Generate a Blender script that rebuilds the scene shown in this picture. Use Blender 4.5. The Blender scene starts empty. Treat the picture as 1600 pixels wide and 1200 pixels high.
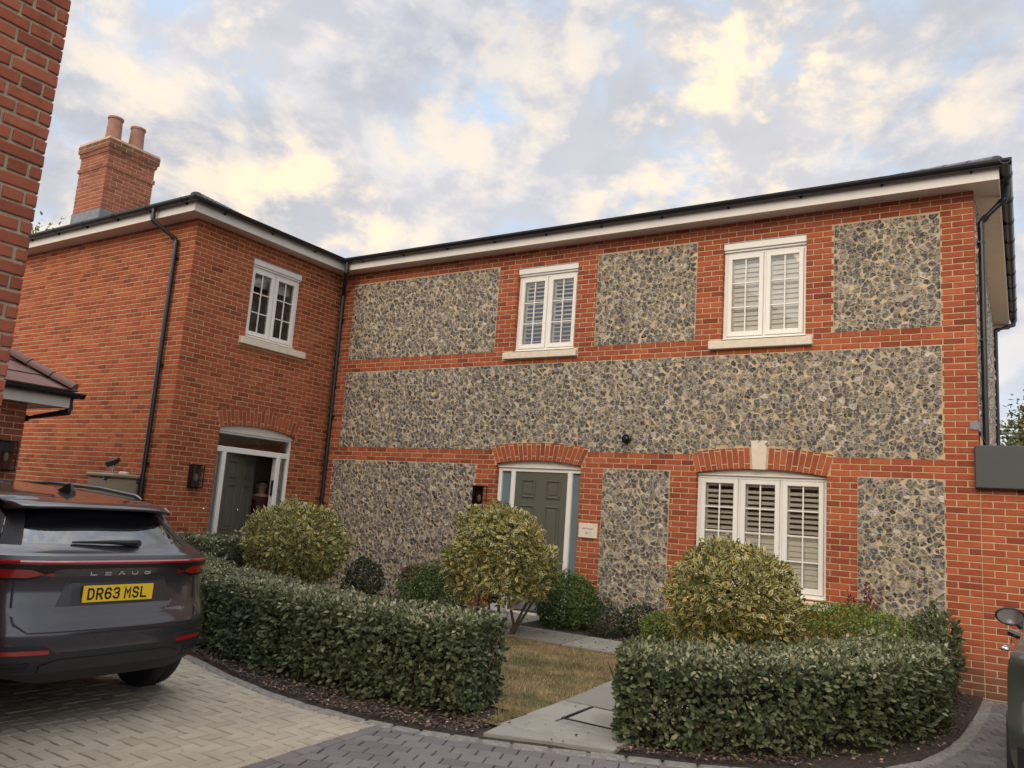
import bpy, bmesh, math, random
import numpy as np
from mathutils import Vector, Matrix, noise
random.seed(7); rng = np.random.default_rng(7)
V = Vector
sc = bpy.context.scene
# ------------------------------------------------------------------ camera
cam = bpy.data.cameras.new('camera'); camo = bpy.data.objects.new('camera', cam); sc.collection.objects.link(camo)
cam.sensor_width = 36; cam.lens = 28.011; cam.clip_end = 2000; cam.clip_start = .05
yaw, pit, roll = math.radians(32.967), math.radians(9.102), math.radians(4.067)
fw = V((-math.sin(yaw)*math.cos(pit), math.cos(yaw)*math.cos(pit), math.sin(pit)))
r0 = V((math.cos(yaw), math.sin(yaw), 0)); u0 = r0.cross(fw)
cr = r0*math.cos(roll)+u0*math.sin(roll); cu = u0*math.cos(roll)-r0*math.sin(roll)
m = Matrix((cr, cu, -fw)).transposed().to_4x4(); m.translation = V((10.655, -10.367, 1.614))
camo.matrix_world = m; sc.camera = camo
# ------------------------------------------------------------------ world
SUN_EL, SUN_AZ = 30, 172      # azimuth from +Y clockwise: the sun stands behind the camera
w = bpy.data.worlds.new('World'); sc.world = w; w.use_nodes = True
nt = w.node_tree; nt.nodes.clear()
def nd(t, typ, **k):
    n = t.nodes.new(typ)
    for a, b in k.items():
        if a in ('inp',):
            for i, v in b.items(): n.inputs[i].default_value = v
        else: setattr(n, a, b)
    return n
L = nt.links.new
sky = nd(nt, 'ShaderNodeTexSky', sky_type='NISHITA', sun_disc=False, sun_elevation=math.radians(SUN_EL), sun_rotation=math.radians(SUN_AZ))
tc = nd(nt, 'ShaderNodeTexCoord')
sep = nd(nt, 'ShaderNodeSeparateXYZ'); L(tc.outputs['Generated'], sep.inputs[0])
def M(t, op, a, b=None, c=None, clamp=False):
    n = t.nodes.new('ShaderNodeMath'); n.operation = op; n.use_clamp = clamp
    for i, v in enumerate((a, b, c)):
        if v is None: continue
        if isinstance(v, (int, float)): n.inputs[i].default_value = v
        else: t.links.new(v, n.inputs[i])
    return n.outputs[0]
def VM(t, op, a, b=None):
    n = t.nodes.new('ShaderNodeVectorMath'); n.operation = op
    for i, v in enumerate((a, b)):
        if v is None: continue
        if isinstance(v, tuple): n.inputs[i].default_value = v
        else: t.links.new(v, n.inputs[i])
    return n
def MIX(t, f, a, b, typ='MIX'):
    n = t.nodes.new('ShaderNodeMix'); n.data_type = 'RGBA'; n.blend_type = typ
    for i, v in ((0, f), (6, a), (7, b)):
        if isinstance(v, (int, float)): n.inputs[i].default_value = v
        elif isinstance(v, tuple): n.inputs[i].default_value = (*v, 1) if len(v) == 3 else v
        else: t.links.new(v, n.inputs[i])
    return n.outputs[2]
def NOISE(t, vec, scale, detail=4, rough=.5, dist=0, w=None):
    n = t.nodes.new('ShaderNodeTexNoise'); n.inputs['Scale'].default_value = scale
    n.inputs['Detail'].default_value = detail; n.inputs['Roughness'].default_value = rough; n.inputs['Distortion'].default_value = dist
    if w is not None: n.noise_dimensions = '4D'; n.inputs['W'].default_value = w
    if vec is not None: t.links.new(vec, n.inputs['Vector'])
    return n.outputs[0]
def RAMP(t, f, stops, interp='LINEAR'):
    n = t.nodes.new('ShaderNodeValToRGB'); n.color_ramp.interpolation = interp
    e = n.color_ramp.elements
    while len(e) < len(stops): e.new(.5)
    for i, (p, c) in enumerate(stops):
        e[i].position = p; e[i].color = (*c, 1) if isinstance(c, tuple) else (c, c, c, 1)
    t.links.new(f, n.inputs[0]); return n.outputs[0]
def SMOOTH(t, v, a, b):
    n = t.nodes.new('ShaderNodeMapRange'); n.interpolation_type = 'SMOOTHSTEP'
    t.links.new(v, n.inputs[0]); n.inputs[1].default_value = a; n.inputs[2].default_value = b; return n.outputs[0]
cv = VM(nt, 'MULTIPLY', tc.outputs['Generated'], (1, 1, 1.5)).outputs[0]
warp = VM(nt, 'ADD', cv, None)
n0 = nt.nodes.new('ShaderNodeTexNoise'); n0.inputs['Scale'].default_value = 3.2; L(cv, n0.inputs['Vector'])
ws = VM(nt, 'SCALE', n0.outputs[1]); ws.inputs[3].default_value = .10; L(ws.outputs[0], warp.inputs[1])
wv = warp.outputs[0]
cover = NOISE(nt, wv, 4.2, 8, .60, 0, 3.1)
cover = SMOOTH(nt, M(nt, 'ADD', M(nt, 'MULTIPLY', cover, .6), M(nt, 'MULTIPLY', NOISE(nt, wv, 12, 7, .58, 0, 1.7), .4)), .38, .50)
sh1 = NOISE(nt, wv, 3.6, 8, .60, 0, 8.2); sh2 = NOISE(nt, wv, 9, 7, .62, .2, 2.4)
def puff(vec):
    return M(nt, 'ADD', M(nt, 'MULTIPLY', NOISE(nt, vec, 5.5, 3, .5, 0, 8.2), .55), M(nt, 'MULTIPLY', NOISE(nt, vec, 12, 8, .60, 0, 1.7), .45))
off = VM(nt, 'ADD', wv, (-.022, -.012, .040)).outputs[0]
pA, pB = puff(wv), puff(off)
lit = SMOOTH(nt, M(nt, 'SUBTRACT', pA, pB), -.06, .09)
shade = M(nt, 'ADD', M(nt, 'MULTIPLY', SMOOTH(nt, sh1, .36, .64), .45), M(nt, 'MULTIPLY', lit, .55))
warm = M(nt, 'MULTIPLY', lit, SMOOTH(nt, M(nt, 'ADD', M(nt, 'MULTIPLY', pA, .6), M(nt, 'MULTIPLY', sh2, .4)), .43, .56))
# large bright warm bank of cloud that the low sun lights
def blob(d, width, gain):
    v = V(d).normalized(); dn = VM(nt, 'DOT_PRODUCT', tc.outputs['Generated'], tuple(v))
    return M(nt, 'MULTIPLY', SMOOTH(nt, dn.outputs['Value'], math.cos(math.radians(width)), 1.0), gain)
S = 10.0
grey = MIX(nt, shade, (.42*S, .445*S, .51*S), (.68*S, .668*S, .69*S))
BL = [((-0.235, 0.829, 0.507), 11, 1), ((-0.329, 0.826, 0.457), 9, 0.6), ((-0.390, 0.821, 0.418), 7, 0.45), ((-0.708, 0.618, 0.342), 11, 0.7), ((-0.754, 0.506, 0.420), 10, 0.5), ((-0.042, 0.853, 0.520), 10, 0.5), ((-0.854, 0.429, 0.294), 9, 0.6), ((-0.609, 0.695, 0.381), 8, 0.35), ((-0.435, 0.769, 0.469), 6, 0.3)]
wm = warm
acc = None
for d, wd, g_ in BL:
    b = blob(d, wd, g_); acc = b if acc is None else M(nt, 'MAXIMUM', acc, b)
wm = M(nt, 'ADD', M(nt, 'MULTIPLY', warm, .34), M(nt, 'MULTIPLY', acc, M(nt, 'ADD', M(nt, 'MULTIPLY', warm, .85), .12)), clamp=True)
cloud = MIX(nt, wm, grey, (.92*S, .77*S, .57*S))
blue = MIX(nt, .25, sky.outputs[0], (.46*S, .62*S, .86*S)); blue = MIX(nt, .8, blue, (.54*S, .67*S, .83*S))
colr = MIX(nt, cover, blue, cloud)
haze_low = SMOOTH(nt, sep.outputs[2], .32, .05)
colr = MIX(nt, M(nt, 'MULTIPLY', haze_low, .5), colr, (.74*S, .78*S, .84*S))
# the sky behind the camera, towards the low sun, and overhead is brighter
dsun = VM(nt, 'DOT_PRODUCT', tc.outputs['Generated'], (math.sin(math.radians(SUN_AZ))*.9, math.cos(math.radians(SUN_AZ))*.9, .43))
gl_ = M(nt, 'ADD', M(nt, 'ADD', M(nt, 'MULTIPLY', SMOOTH(nt, dsun.outputs['Value'], -.1, 1), .75), M(nt, 'MULTIPLY', SMOOTH(nt, sep.outputs[2], .70, .95), 1.9)), 1)
vs_ = VM(nt, 'SCALE', colr); L(gl_, vs_.inputs[3]); colr = vs_.outputs[0]
down = SMOOTH(nt, sep.outputs[2], .0, -.05)
colr = MIX(nt, down, colr, (.9, .8, .7))
bg = nd(nt, 'ShaderNodeBackground'); bg.inputs[1].default_value = .1; L(colr, bg.inputs[0])
wo = nd(nt, 'ShaderNodeOutputWorld'); L(bg.outputs[0], wo.inputs[0])
# ------------------------------------------------------------------ sun (low, veiled by cloud)
sl = bpy.data.lights.new('sun', 'SUN'); sl.energy = 1.5; sl.angle = math.radians(45); sl.color = (1, .80, .54)
so = bpy.data.objects.new('sun', sl); sc.collection.objects.link(so)
el, az = math.radians(SUN_EL), math.radians(SUN_AZ)
sd = V((math.sin(az)*math.cos(el), math.cos(az)*math.cos(el), math.sin(el)))
so.rotation_euler = sd.to_track_quat('Z', 'Y').to_euler(); so.location = sd*40
sc.view_settings.view_transform = 'Standard'; sc.view_settings.look = 'None'; sc.view_settings.gamma = 1
sc.view_settings.exposure = 0.34
sc.cycles.max_bounces = 6; sc.cycles.transparent_max_bounces = 12

# ------------------------------------------------------------------ materials
def mat(name, col=(.5, .5, .5), rough=.6, metal=0, spec=.5, coat=0, emis=None):
    m = bpy.data.materials.new(name); m.use_nodes = True
    b = m.node_tree.nodes['Principled BSDF']
    b.inputs['Base Color'].default_value = (*col, 1); b.inputs['Roughness'].default_value = rough
    b.inputs['Metallic'].default_value = metal; b.inputs['Specular IOR Level'].default_value = spec
    b.inputs['Coat Weight'].default_value = coat; b.inputs['Coat Roughness'].default_value = .05
    return m
def P(m): return m.node_tree, m.node_tree.nodes['Principled BSDF']
def island(t): return t.nodes.new('ShaderNodeNewGeometry').outputs['Random Per Island']
def pos(t): return t.nodes.new('ShaderNodeNewGeometry').outputs['Position']
def bump(t, b, h, st=.3, dist=.01):
    n = t.nodes.new('ShaderNodeBump'); n.inputs['Strength'].default_value = st; n.inputs['Distance'].default_value = dist
    t.links.new(h, n.inputs['Height']); t.links.new(n.outputs[0], b.inputs['Normal'])
def varied(name, col, amp=.25, scale=6, rough=.6, bumpst=.2, bscale=60, **k):
    m = mat(name, col, rough, **k); t, b = P(m); p = pos(t)
    n = NOISE(t, p, scale, 5, .6)
    a = tuple(c*(1-amp) for c in col); c2 = tuple(min(1, c*(1+amp)) for c in col)
    t.links.new(RAMP(t, n, [(.3, a), (.7, c2)]), b.inputs['Base Color'])
    if bumpst: bump(t, b, NOISE(t, p, bscale, 4, .6), bumpst, .004)
    return m
def brickmat(name, cols, low_dark=.0, cap=False):
    m = mat(name, cols[1], .85, spec=.25); t, b = P(m); p = pos(t); r = island(t)
    dk = tuple(a*.45+b*.55 for a, b in zip(cols[0], cols[1])); c = RAMP(t, r, [(0, cols[0]), (.03, dk), (.12, dk), (.2, cols[1]), (.6, cols[2]), (.9, cols[3]), (1, cols[1])])
    n = NOISE(t, p, 22, 5, .7)
    c = MIX(t, M(t, 'MULTIPLY', SMOOTH(t, n, .45, .75), .35), c, tuple(x*.55 for x in cols[0]))
    n2 = NOISE(t, p, 90, 3, .6)
    c = MIX(t, M(t, 'MULTIPLY', SMOOTH(t, n2, .58, .75), .3), c, tuple(min(1, x*1.5+.03) for x in cols[3]))
    n3 = NOISE(t, p, .7, 4, .6)
    c = MIX(t, M(t, 'MULTIPLY', SMOOTH(t, n3, .45, .7), .4), c, tuple(x*.62 for x in cols[1]))
    mp = t.nodes.new('ShaderNodeMapping'); mp.inputs['Scale'].default_value = (5, 5, .45); t.links.new(p, mp.inputs['Vector'])
    c = MIX(t, M(t, 'MULTIPLY', SMOOTH(t, NOISE(t, mp.outputs[0], 1, 5, .6), .54, .72), .32), c, tuple(x*.5 for x in cols[1])); n4 = NOISE(t, p, 1.6, 6, .75, .5); c = MIX(t, M(t, 'MULTIPLY', SMOOTH(t, n4, .60, .76), .28), c, (.50, .36, .27))
    if low_dark:      # courses turn darker and browner towards the bottom of the wall
        sp = t.nodes.new('ShaderNodeSeparateXYZ'); t.links.new(p, sp.inputs[0])
        f = M(t, 'MULTIPLY', SMOOTH(t, M(t, 'ADD', sp.outputs[2], M(t, 'MULTIPLY', n, .3)), .75, .15), low_dark)
        c = MIX(t, f, c, (.13, .085, .06))
    if cap:      # moss and weather staining on the chimney head
        sp = t.nodes.new('ShaderNodeSeparateXYZ'); t.links.new(p, sp.inputs[0])
        f = M(t, 'MULTIPLY', SMOOTH(t, M(t, 'ADD', sp.outputs[2], M(t, 'MULTIPLY', n, .5)), 7.70, 8.1), SMOOTH(t, NOISE(t, p, 5, 4, .6), .35, .6))
        c = MIX(t, M(t, 'MULTIPLY', f, .85), c, (.07, .06, .035))
    t.links.new(c, b.inputs['Base Color'])
    bump(t, b, NOISE(t, p, 130, 4, .7), .5, .003)
    return m
MT = {}
MT['brick'] = brickmat('red_brick', [(.17, .040, .021), (.31, .074, .033), (.37, .096, .040), (.43, .12, .051)], .75)
MT['brick_wing'] = brickmat('wing_brick', [(.16, .042, .020), (.31, .076, .029), (.36, .094, .036), (.40, .117, .047)], .4)
MT['brick_chim'] = brickmat('chimney_brick', [(.18, .06, .04), (.28, .09, .052), (.32, .11, .062), (.36, .13, .075)], 0, True)
MT['brick_near'] = brickmat('near_brick', [(.19, .055, .034), (.27, .078, .044), (.31, .092, .052), (.35, .11, .062)])
MT['mortar'] = varied('mortar', (.54, .385, .24), .15, 9, .95, .5, 160)
MT['mortar_near'] = varied('mortar_near', (.40, .33, .22), .2, 20, .95, .6, 160)
MT['mortar_flint'] = varied('mortar_flint', (.50, .385, .235), .28, 3.5, .95, .5, 120)
MT['upvc'] = varied('upvc', (.80, .78, .72), .03, 3, .38, 0)
MT['shutter'] = mat('shutter_paint', (.92, .91, .85), .45)
MT['fascia'] = varied('fascia', (.74, .70, .64), .05, 2, .5, 0)
MT['soffit'] = varied('soffit', (.62, .56, .50), .05, 2, .6, 0)
MT['stone'] = varied('cast_stone', (.68, .60, .48), .08, 12, .8, .3, 150)
MT['black'] = mat('black_plastic', (.012, .012, .014), .32)
MT['black_matt'] = mat('black_matt', (.018, .018, .02), .6)
MT['lead'] = varied('lead', (.16, .17, .19), .25, 12, .5, .2, 40)
MT['slate'] = varied('slate', (.10, .10, .115), .3, 7, .6, .3, 30)
MT['claytile'] = mat('clay_tile', (.2, .1, .08), .8)
t, b = P(MT['claytile']); t.links.new(RAMP(t, island(t), [(0, (.13, .07, .06)), (.5, (.2, .11, .09)), (1, (.24, .14, .115))]), b.inputs['Base Color'])
bump(t, b, NOISE(t, pos(t), 60, 4, .6), .3, .004)
MT['pot'] = varied('clay_pot', (.30, .15, .105), .2, 9, .8, .2, 60)
MT['door'] = varied('door_paint', (.105, .104, .078), .04, 5, .42, 0)
MT['blue'] = varied('blue_panel', (.15, .205, .225), .08, 2.2, .22, 0)
MT['greybox'] = varied('grey_fascia', (.052, .056, .06), .08, 1.5, .45, 0)
MT['tank'] = varied('beige_plastic', (.27, .225, .14), .06, 3, .5, .1, 50)
MT['chrome'] = mat('chrome', (.8, .8, .8), .08, 1)
MT['wall_in'] = mat('inner_wall', (.75, .60, .34), .8)
MT['wall_grey'] = mat('inner_grey', (.42, .40, .37), .8)
MT['plaque'] = varied('plaque_stone', (.70, .62, .49), .05, 14, .7, .15, 100)
MT['ink'] = mat('ink', (.05, .045, .04), .6)
# flint: knapped grey core inside a pale rind
m = mat('flint', (.2, .2, .22), .35, spec=.6); t, b = P(m); p = pos(t); r = island(t)
at = t.nodes.new('ShaderNodeAttribute'); at.attribute_name = 'rim'
core = RAMP(t, r, [(0, (.040, .038, .040)), (.25, (.085, .079, .078)), (.45, (.145, .130, .118)), (.65, (.23, .195, .15)), (.88, (.34, .275, .19)), (.98, (.55, .51, .43)), (1, (.62, .58, .5))])
nz = NOISE(t, p, 38, 5, .7, .6)
core = MIX(t, SMOOTH(t, nz, .50, .60), core, MIX(t, .7, core, (.46, .43, .38)))
core = MIX(t, M(t, 'MULTIPLY', SMOOTH(t, NOISE(t, p, 34, 4, .65), .52, .62), .9), core, (.020, .019, .021))
f = SMOOTH(t, M(t, 'ADD', at.outputs['Fac'], M(t, 'MULTIPLY', M(t, 'SUBTRACT', NOISE(t, p, 22, 3, .6), .5), 1.1)), .80, 1.02)
core = MIX(t, M(t, 'MULTIPLY', f, .8), core, (.60, .54, .44))
t.links.new(core, b.inputs['Base Color'])
t.links.new(RAMP(t, nz, [(.35, .16), (.65, .6)]), b.inputs['Roughness'])
bump(t, b, NOISE(t, p, 40, 4, .75), 1, .022)
MT['flint'] = m
# glass: see-through pane with a sky reflection
def glassmat(name, tint, refl=1.0, ior=1.55):
    m = bpy.data.materials.new(name); m.use_nodes = True; t = m.node_tree; t.nodes.clear()
    tr = nd(t, 'ShaderNodeBsdfTransparent'); tr.inputs[0].default_value = (*tint, 1)
    gl = nd(t, 'ShaderNodeBsdfGlossy'); gl.inputs['Roughness'].default_value = .01
    fr = nd(t, 'ShaderNodeFresnel'); fr.inputs[0].default_value = ior
    f = M(t, 'MULTIPLY', fr.outputs[0], refl, clamp=True)
    mx = nd(t, 'ShaderNodeMixShader'); t.links.new(f, mx.inputs[0]); t.links.new(tr.outputs[0], mx.inputs[1]); t.links.new(gl.outputs[0], mx.inputs[2])
    o = nd(t, 'ShaderNodeOutputMaterial'); t.links.new(mx.outputs[0], o.inputs[0]); return m
MT['glass'] = glassmat('window_glass', (.985, .99, .98), 2.4)
MT['lampglass'] = glassmat('lantern_glass', (.75, .75, .72), 1.5)
MT['carglass'] = mat('car_glass', (.006, .007, .009), .03, spec=1.0, coat=1)
MT['paint'] = mat('grey_car_paint', (.062, .059, .066), .22, .55, coat=1)
MT['paint2'] = mat('green_grey_paint', (.10, .11, .10), .3, .5, coat=1)
MT['clad'] = mat('bumper_plastic', (.020, .021, .023), .42)
MT['tyre'] = mat('tyre_rubber', (.016, .016, .017), .75)
MT['alloy'] = mat('alloy', (.35, .35, .36), .3, .9)
MT['redlamp'] = mat('red_lens', (.34, .006, .010), .12, spec=.8, coat=1)
MT['darklamp'] = mat('dark_lens', (.02, .016, .018), .1, spec=.8, coat=1)
MT['plate'] = mat('yellow_plate', (.85, .56, .02), .4)
MT['plateink'] = mat('plate_ink', (.01, .01, .01), .5)
MT['railgrey'] = mat('rail_grey', (.22, .22, .23), .3, .8)
MT['silver'] = mat('silver_badge', (.75, .75, .77), .3, .8)
MT['skin'] = mat('skin', (.42, .24, .17), .55)
MT['hair'] = mat('hair', (.035, .025, .02), .6)
MT['top'] = mat('maroon_knit', (.07, .012, .014), .85)
MT['trousers'] = mat('dark_trousers', (.02, .02, .025), .8)
MT['white'] = mat('white_plastic', (.75, .75, .74), .35)
MT['bulb'] = mat('clear_bulb', (.6, .5, .36), .15)
MT['hose'] = mat('green_hose', (.02, .06, .04), .4)

# ------------------------------------------------------------------ objects
org = {}
def tag(o, label=None, cat=None, group=None, kind=None):
    if label: o['label'] = label
    if cat: o['category'] = cat
    if group: o['group'] = group
    if kind: o['kind'] = kind
    return o
def thing(name, loc, label, cat, group=None, rz=0):
    o = bpy.data.objects.new(name, None); sc.collection.objects.link(o); o.location = loc; o.rotation_euler.z = rz
    o.empty_display_size = .2; org[o.name] = V(loc); return tag(o, label, cat, group)
def link(name, me, parent=None, origin=None):
    o = bpy.data.objects.new(name, me); sc.collection.objects.link(o)
    if parent is not None:
        o.parent = parent; org[o.name] = org[parent.name]
    else:
        org[o.name] = V(origin or (0, 0, 0)); o.location = org[o.name]
    return o
class MB:
    def __init__(s, local=False): s.v = []; s.f = []; s.m = []; s.local = local; s.mi = 0
    def add(s, vs, fs, mi=None):
        n = len(s.v); s.v += [tuple(x) for x in vs]; mi = s.mi if mi is None else mi
        for f in fs: s.f.append([n+i for i in f]); s.m.append(mi)
    def box(s, a, b, B=None, mi=None, bev=0):
        x0, y0, z0 = a; x1, y1, z1 = b
        if x0 > x1: x0, x1 = x1, x0
        if y0 > y1: y0, y1 = y1, y0
        if z0 > z1: z0, z1 = z1, z0
        if bev:
            e = min(bev, (x1-x0)/2.01, (y1-y0)/2.01, (z1-z0)/2.01)
            vs = []; idx = {}
            for cx in (0, 1):
                for cy in (0, 1):
                    for cz in (0, 1):
                        X, Y, Z = (x0, x1)[cx], (y0, y1)[cy], (z0, z1)[cz]
                        sx, sy, sz = (e, -e)[cx], (e, -e)[cy], (e, -e)[cz]
                        idx[cx, cy, cz] = len(vs)
                        vs += [(X, Y+sy, Z+sz), (X+sx, Y, Z+sz), (X+sx, Y+sy, Z)]
            I = lambda a, b, c, k: idx[a, b, c]+k
            fs = []
            for c in (0, 1):
                fs.append([I(c, 0, 0, 0), I(c, 1, 0, 0), I(c, 1, 1, 0), I(c, 0, 1, 0)][::(1 if c else -1)])
                fs.append([I(0, c, 0, 1), I(1, c, 0, 1), I(1, c, 1, 1), I(0, c, 1, 1)][::(-1 if c else 1)])
                fs.append([I(0, 0, c, 2), I(1, 0, c, 2), I(1, 1, c, 2), I(0, 1, c, 2)][::(1 if c else -1)])
            for a in (0, 1):
                for b_ in (0, 1):
                    fs.append([I(a, b_, 0, 0), I(a, b_, 1, 0), I(a, b_, 1, 1), I(a, b_, 0, 1)])
                    fs.append([I(a, 0, b_, 0), I(a, 1, b_, 0), I(a, 1, b_, 2), I(a, 0, b_, 2)])
                    fs.append([I(0, a, b_, 1), I(1, a, b_, 1), I(1, a, b_, 2), I(0, a, b_, 2)])
            for k in idx.values(): fs.append([k, k+1, k+2])
        else:
            vs = [(x0, y0, z0), (x1, y0, z0), (x1, y1, z0), (x0, y1, z0), (x0, y0, z1), (x1, y0, z1), (x1, y1, z1), (x0, y1, z1)]
            fs = [(0, 3, 2, 1), (4, 5, 6, 7), (0, 1, 5, 4), (1, 2, 6, 5), (2, 3, 7, 6), (3, 0, 4, 7)]
        if B: vs = [B(*p) for p in vs]
        s.add(vs, fs, mi)
    def prism(s, poly, z0, z1, mi=None, fn=None):
        n = len(poly); vs = [(x, y, z0) for x, y in poly]+[(x, y, z1) for x, y in poly]
        if fn: vs = [fn(*p) for p in vs]
        fs = [list(range(n))[::-1], list(range(n, 2*n))]+[(i, (i+1) % n, n+(i+1) % n, n+i) for i in range(n)]
        s.add(vs, fs, mi)
    def tube(s, pts, rad, n=10, mi=None, caps=True):
        pts = [V(p) for p in pts]; rads = rad if isinstance(rad, (list, tuple)) else [rad]*len(pts)
        vs = []; up = None
        for i, p in enumerate(pts):
            d = (pts[min(i+1, len(pts)-1)]-pts[max(i-1, 0)]).normalized()
            if up is None: up = d.orthogonal().normalized()
            a = (up-d*up.dot(d)).normalized(); up = a; b = d.cross(a)
            k = 1.0
            if 0 < i < len(pts)-1:
                c = (pts[i+1]-p).normalized().dot((p-pts[i-1]).normalized()); k = 1/max(.6, math.sqrt((1+c)/2))
            for j in range(n):
                t_ = 2*math.pi*j/n; vs.append(p+(a*math.cos(t_)+b*math.sin(t_))*rads[i]*(k if k else 1))
        fs = [(i*n+j, i*n+(j+1) % n, (i+1)*n+(j+1) % n, (i+1)*n+j) for i in range(len(pts)-1) for j in range(n)]
        if caps: fs += [list(range(n))[::-1], [(len(pts)-1)*n+j for j in range(n)]]
        s.add(vs, fs, mi)
    def lathe(s, prof, c, ax='z', n=24, mi=None):
        vs = []
        for r_, h in prof:
            for j in range(n):
                a = 2*math.pi*j/n; x, y = r_*math.cos(a), r_*math.sin(a)
                q = {'z': (x, y, h), 'y': (x, h, y), 'x': (h, x, y)}[ax]; vs.append(V(q)+V(c))
        k = len(prof); fs = [(i*n+j, i*n+(j+1) % n, (i+1)*n+(j+1) % n, (i+1)*n+j) for i in range(k-1) for j in range(n)]
        fs += [list(range(n))[::-1], [(k-1)*n+j for j in range(n)]]
        s.add(vs, fs, mi)
    def build(s, name, mats, parent=None, smooth=False, origin=None, local=False, attr=None):
        if not isinstance(mats, (list, tuple)): mats = [mats]
        o0 = V((0, 0, 0)) if local else (org[parent.name] if parent is not None else V(origin or (0, 0, 0)))
        me = bpy.data.meshes.new(name)
        vs = [(x-o0.x, y-o0.y, z-o0.z) for x, y, z in s.v]
        me.from_pydata(vs, [], s.f); me.update()
        for k in mats: me.materials.append(MT[k] if isinstance(k, str) else k)
        if len(mats) > 1: me.polygons.foreach_set('material_index', s.m)
        if smooth: me.polygons.foreach_set('use_smooth', [True]*len(me.polygons))
        if attr is not None:
            a = me.attributes.new(attr[0], 'FLOAT', 'POINT'); a.data.foreach_set('value', attr[1])
        return link(name, me, parent, origin)
def basis(O, U, N):
    O, U, N = V(O), V(U), V(N)
    return lambda u, o, z: tuple(O+U*u+N*o+V((0, 0, z)))   # (along, outwards, up)
BF = basis((0, 0, 0), (1, 0, 0), (0, -1, 0))        # flint front
BD = basis((0, 0, 0), (0, 1, 0), (1, 0, 0))         # door wall of the wing (u = y)
BL_ = basis((0, -3.171, 0), (-1, 0, 0), (0, -1, 0)) # south wall of the wing, u runs left from the corner
def holes_for_row(holes, za, zb):
    out = []
    for h in holes:
        if callable(h):
            r_ = h(za, zb)
            if r_: out.append(r_)
        else:
            u0, u1, z0, z1 = h; zm = (za+zb)/2
            if z0 < zm < z1: out.append((u0, u1))
    return out
def lay(mb, B, u0, u1, z0, z1, holes=(), phase=0, anchor=None, mi=1, bl=.225, out=.006, flemish=False, c0=.075, jit=.0012, ext=(0, 0), jw=.0058):
    anchor = u0 if anchor is None else anchor
    r_ = int(math.floor(z0/c0+.01))
    while r_*c0 < z1-.02:
        za, zb = max(z0, r_*c0+jw), min(z1, (r_+1)*c0-jw)
        if zb-za > .015:
            ex = holes_for_row(holes, za, zb)
            cells = []
            if flemish:
                per = .3375; off = (0 if (r_+phase) % 2 == 0 else per/2)
                k = math.floor((u0-anchor-off)/per)-1
                while anchor+off+k*per < u1:
                    a = anchor+off+k*per; cells += [(a, a+.225), (a+.225, a+per)]; k += 1
            else:
                off = 0 if (r_+phase) % 2 == 0 else bl/2
                k = math.floor((u0-anchor-off)/bl)-1
                while anchor+off+k*bl < u1: cells.append((anchor+off+k*bl, anchor+off+(k+1)*bl)); k += 1
            for a, b in cells:
                segs = [(max(a+jw, u0), min(b-jw, u1))]
                for e0, e1 in ex:
                    ns = []
                    for s0, s1 in segs:
                        if e1 <= s0 or e0 >= s1: ns.append((s0, s1)); continue
                        if e0 > s0: ns.append((s0, e0))
                        if e1 < s1: ns.append((e1, s1))
                    segs = ns
                for s0, s1 in segs:
                    if s1-s0 < .02: continue
                    if abs(s0-u0) < .0095: s0 = u0-ext[0]
                    if abs(s1-u1) < .0095: s1 = u1+ext[1]
                    j = lambda: random.uniform(-jit, jit)
                    o = out+random.uniform(-.0015, .0015); e = .004
                    q = [(s0, za), (s1, za), (s1, zb), (s0, zb)]
                    q = [(u+j(), z+j()) for u, z in q]
                    c = [(e, e), (-e, e), (-e, -e), (e, -e)]
                    vs = [B(u, -.004, z) for u, z in q]+[B(u, o-.003, z) for u, z in q]+[B(u+c[i][0], o, z+c[i][1]) for i, (u, z) in enumerate(q)]
                    fs = [(8, 9, 10, 11)]+[(i, (i+1) % 4, 4+(i+1) % 4, 4+i) for i in range(4)]+[(4+i, 4+(i+1) % 4, 8+(i+1) % 4, 8+i) for i in range(4)]
                    mb.add(vs, fs, mi)
        r_ += 1
def sheet(mb, B, u0, u1, z0, z1, rects=(), o=0, mi=0):
    us = sorted({u0, u1, *[r[0] for r in rects], *[r[1] for r in rects]}); zs = sorted({z0, z1, *[r[2] for r in rects], *[r[3] for r in rects]})
    us = [u for u in us if u0 <= u <= u1]; zs = [z for z in zs if z0 <= z <= z1]
    for a, b in zip(us, us[1:]):
        for c, d in zip(zs, zs[1:]):
            um, zm = (a+b)/2, (c+d)/2
            if any(r[0] < um < r[1] and r[2] < zm < r[3] for r in rects): continue
            mb.add([B(a, o, c), B(b, o, c), B(b, o, d), B(a, o, d)], [(0, 1, 2, 3)], mi)
def reveals(mb, B, r, depth, top=True):
    u0, u1, z0, z1 = r
    for u in (u0, u1): mb.add([B(u, 0, z0), B(u, -depth, z0), B(u, -depth, z1), B(u, 0, z1)], [(0, 1, 2, 3)], 0)
    mb.add([B(u0, 0, z0), B(u1, 0, z0), B(u1, -depth, z0), B(u0, -depth, z0)], [(0, 1, 2, 3)], 0)
    mb.add([B(u0, 0, z1), B(u1, 0, z1), B(u1, -depth, z1), B(u0, -depth, z1)], [(0, 1, 2, 3)], 0)

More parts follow.
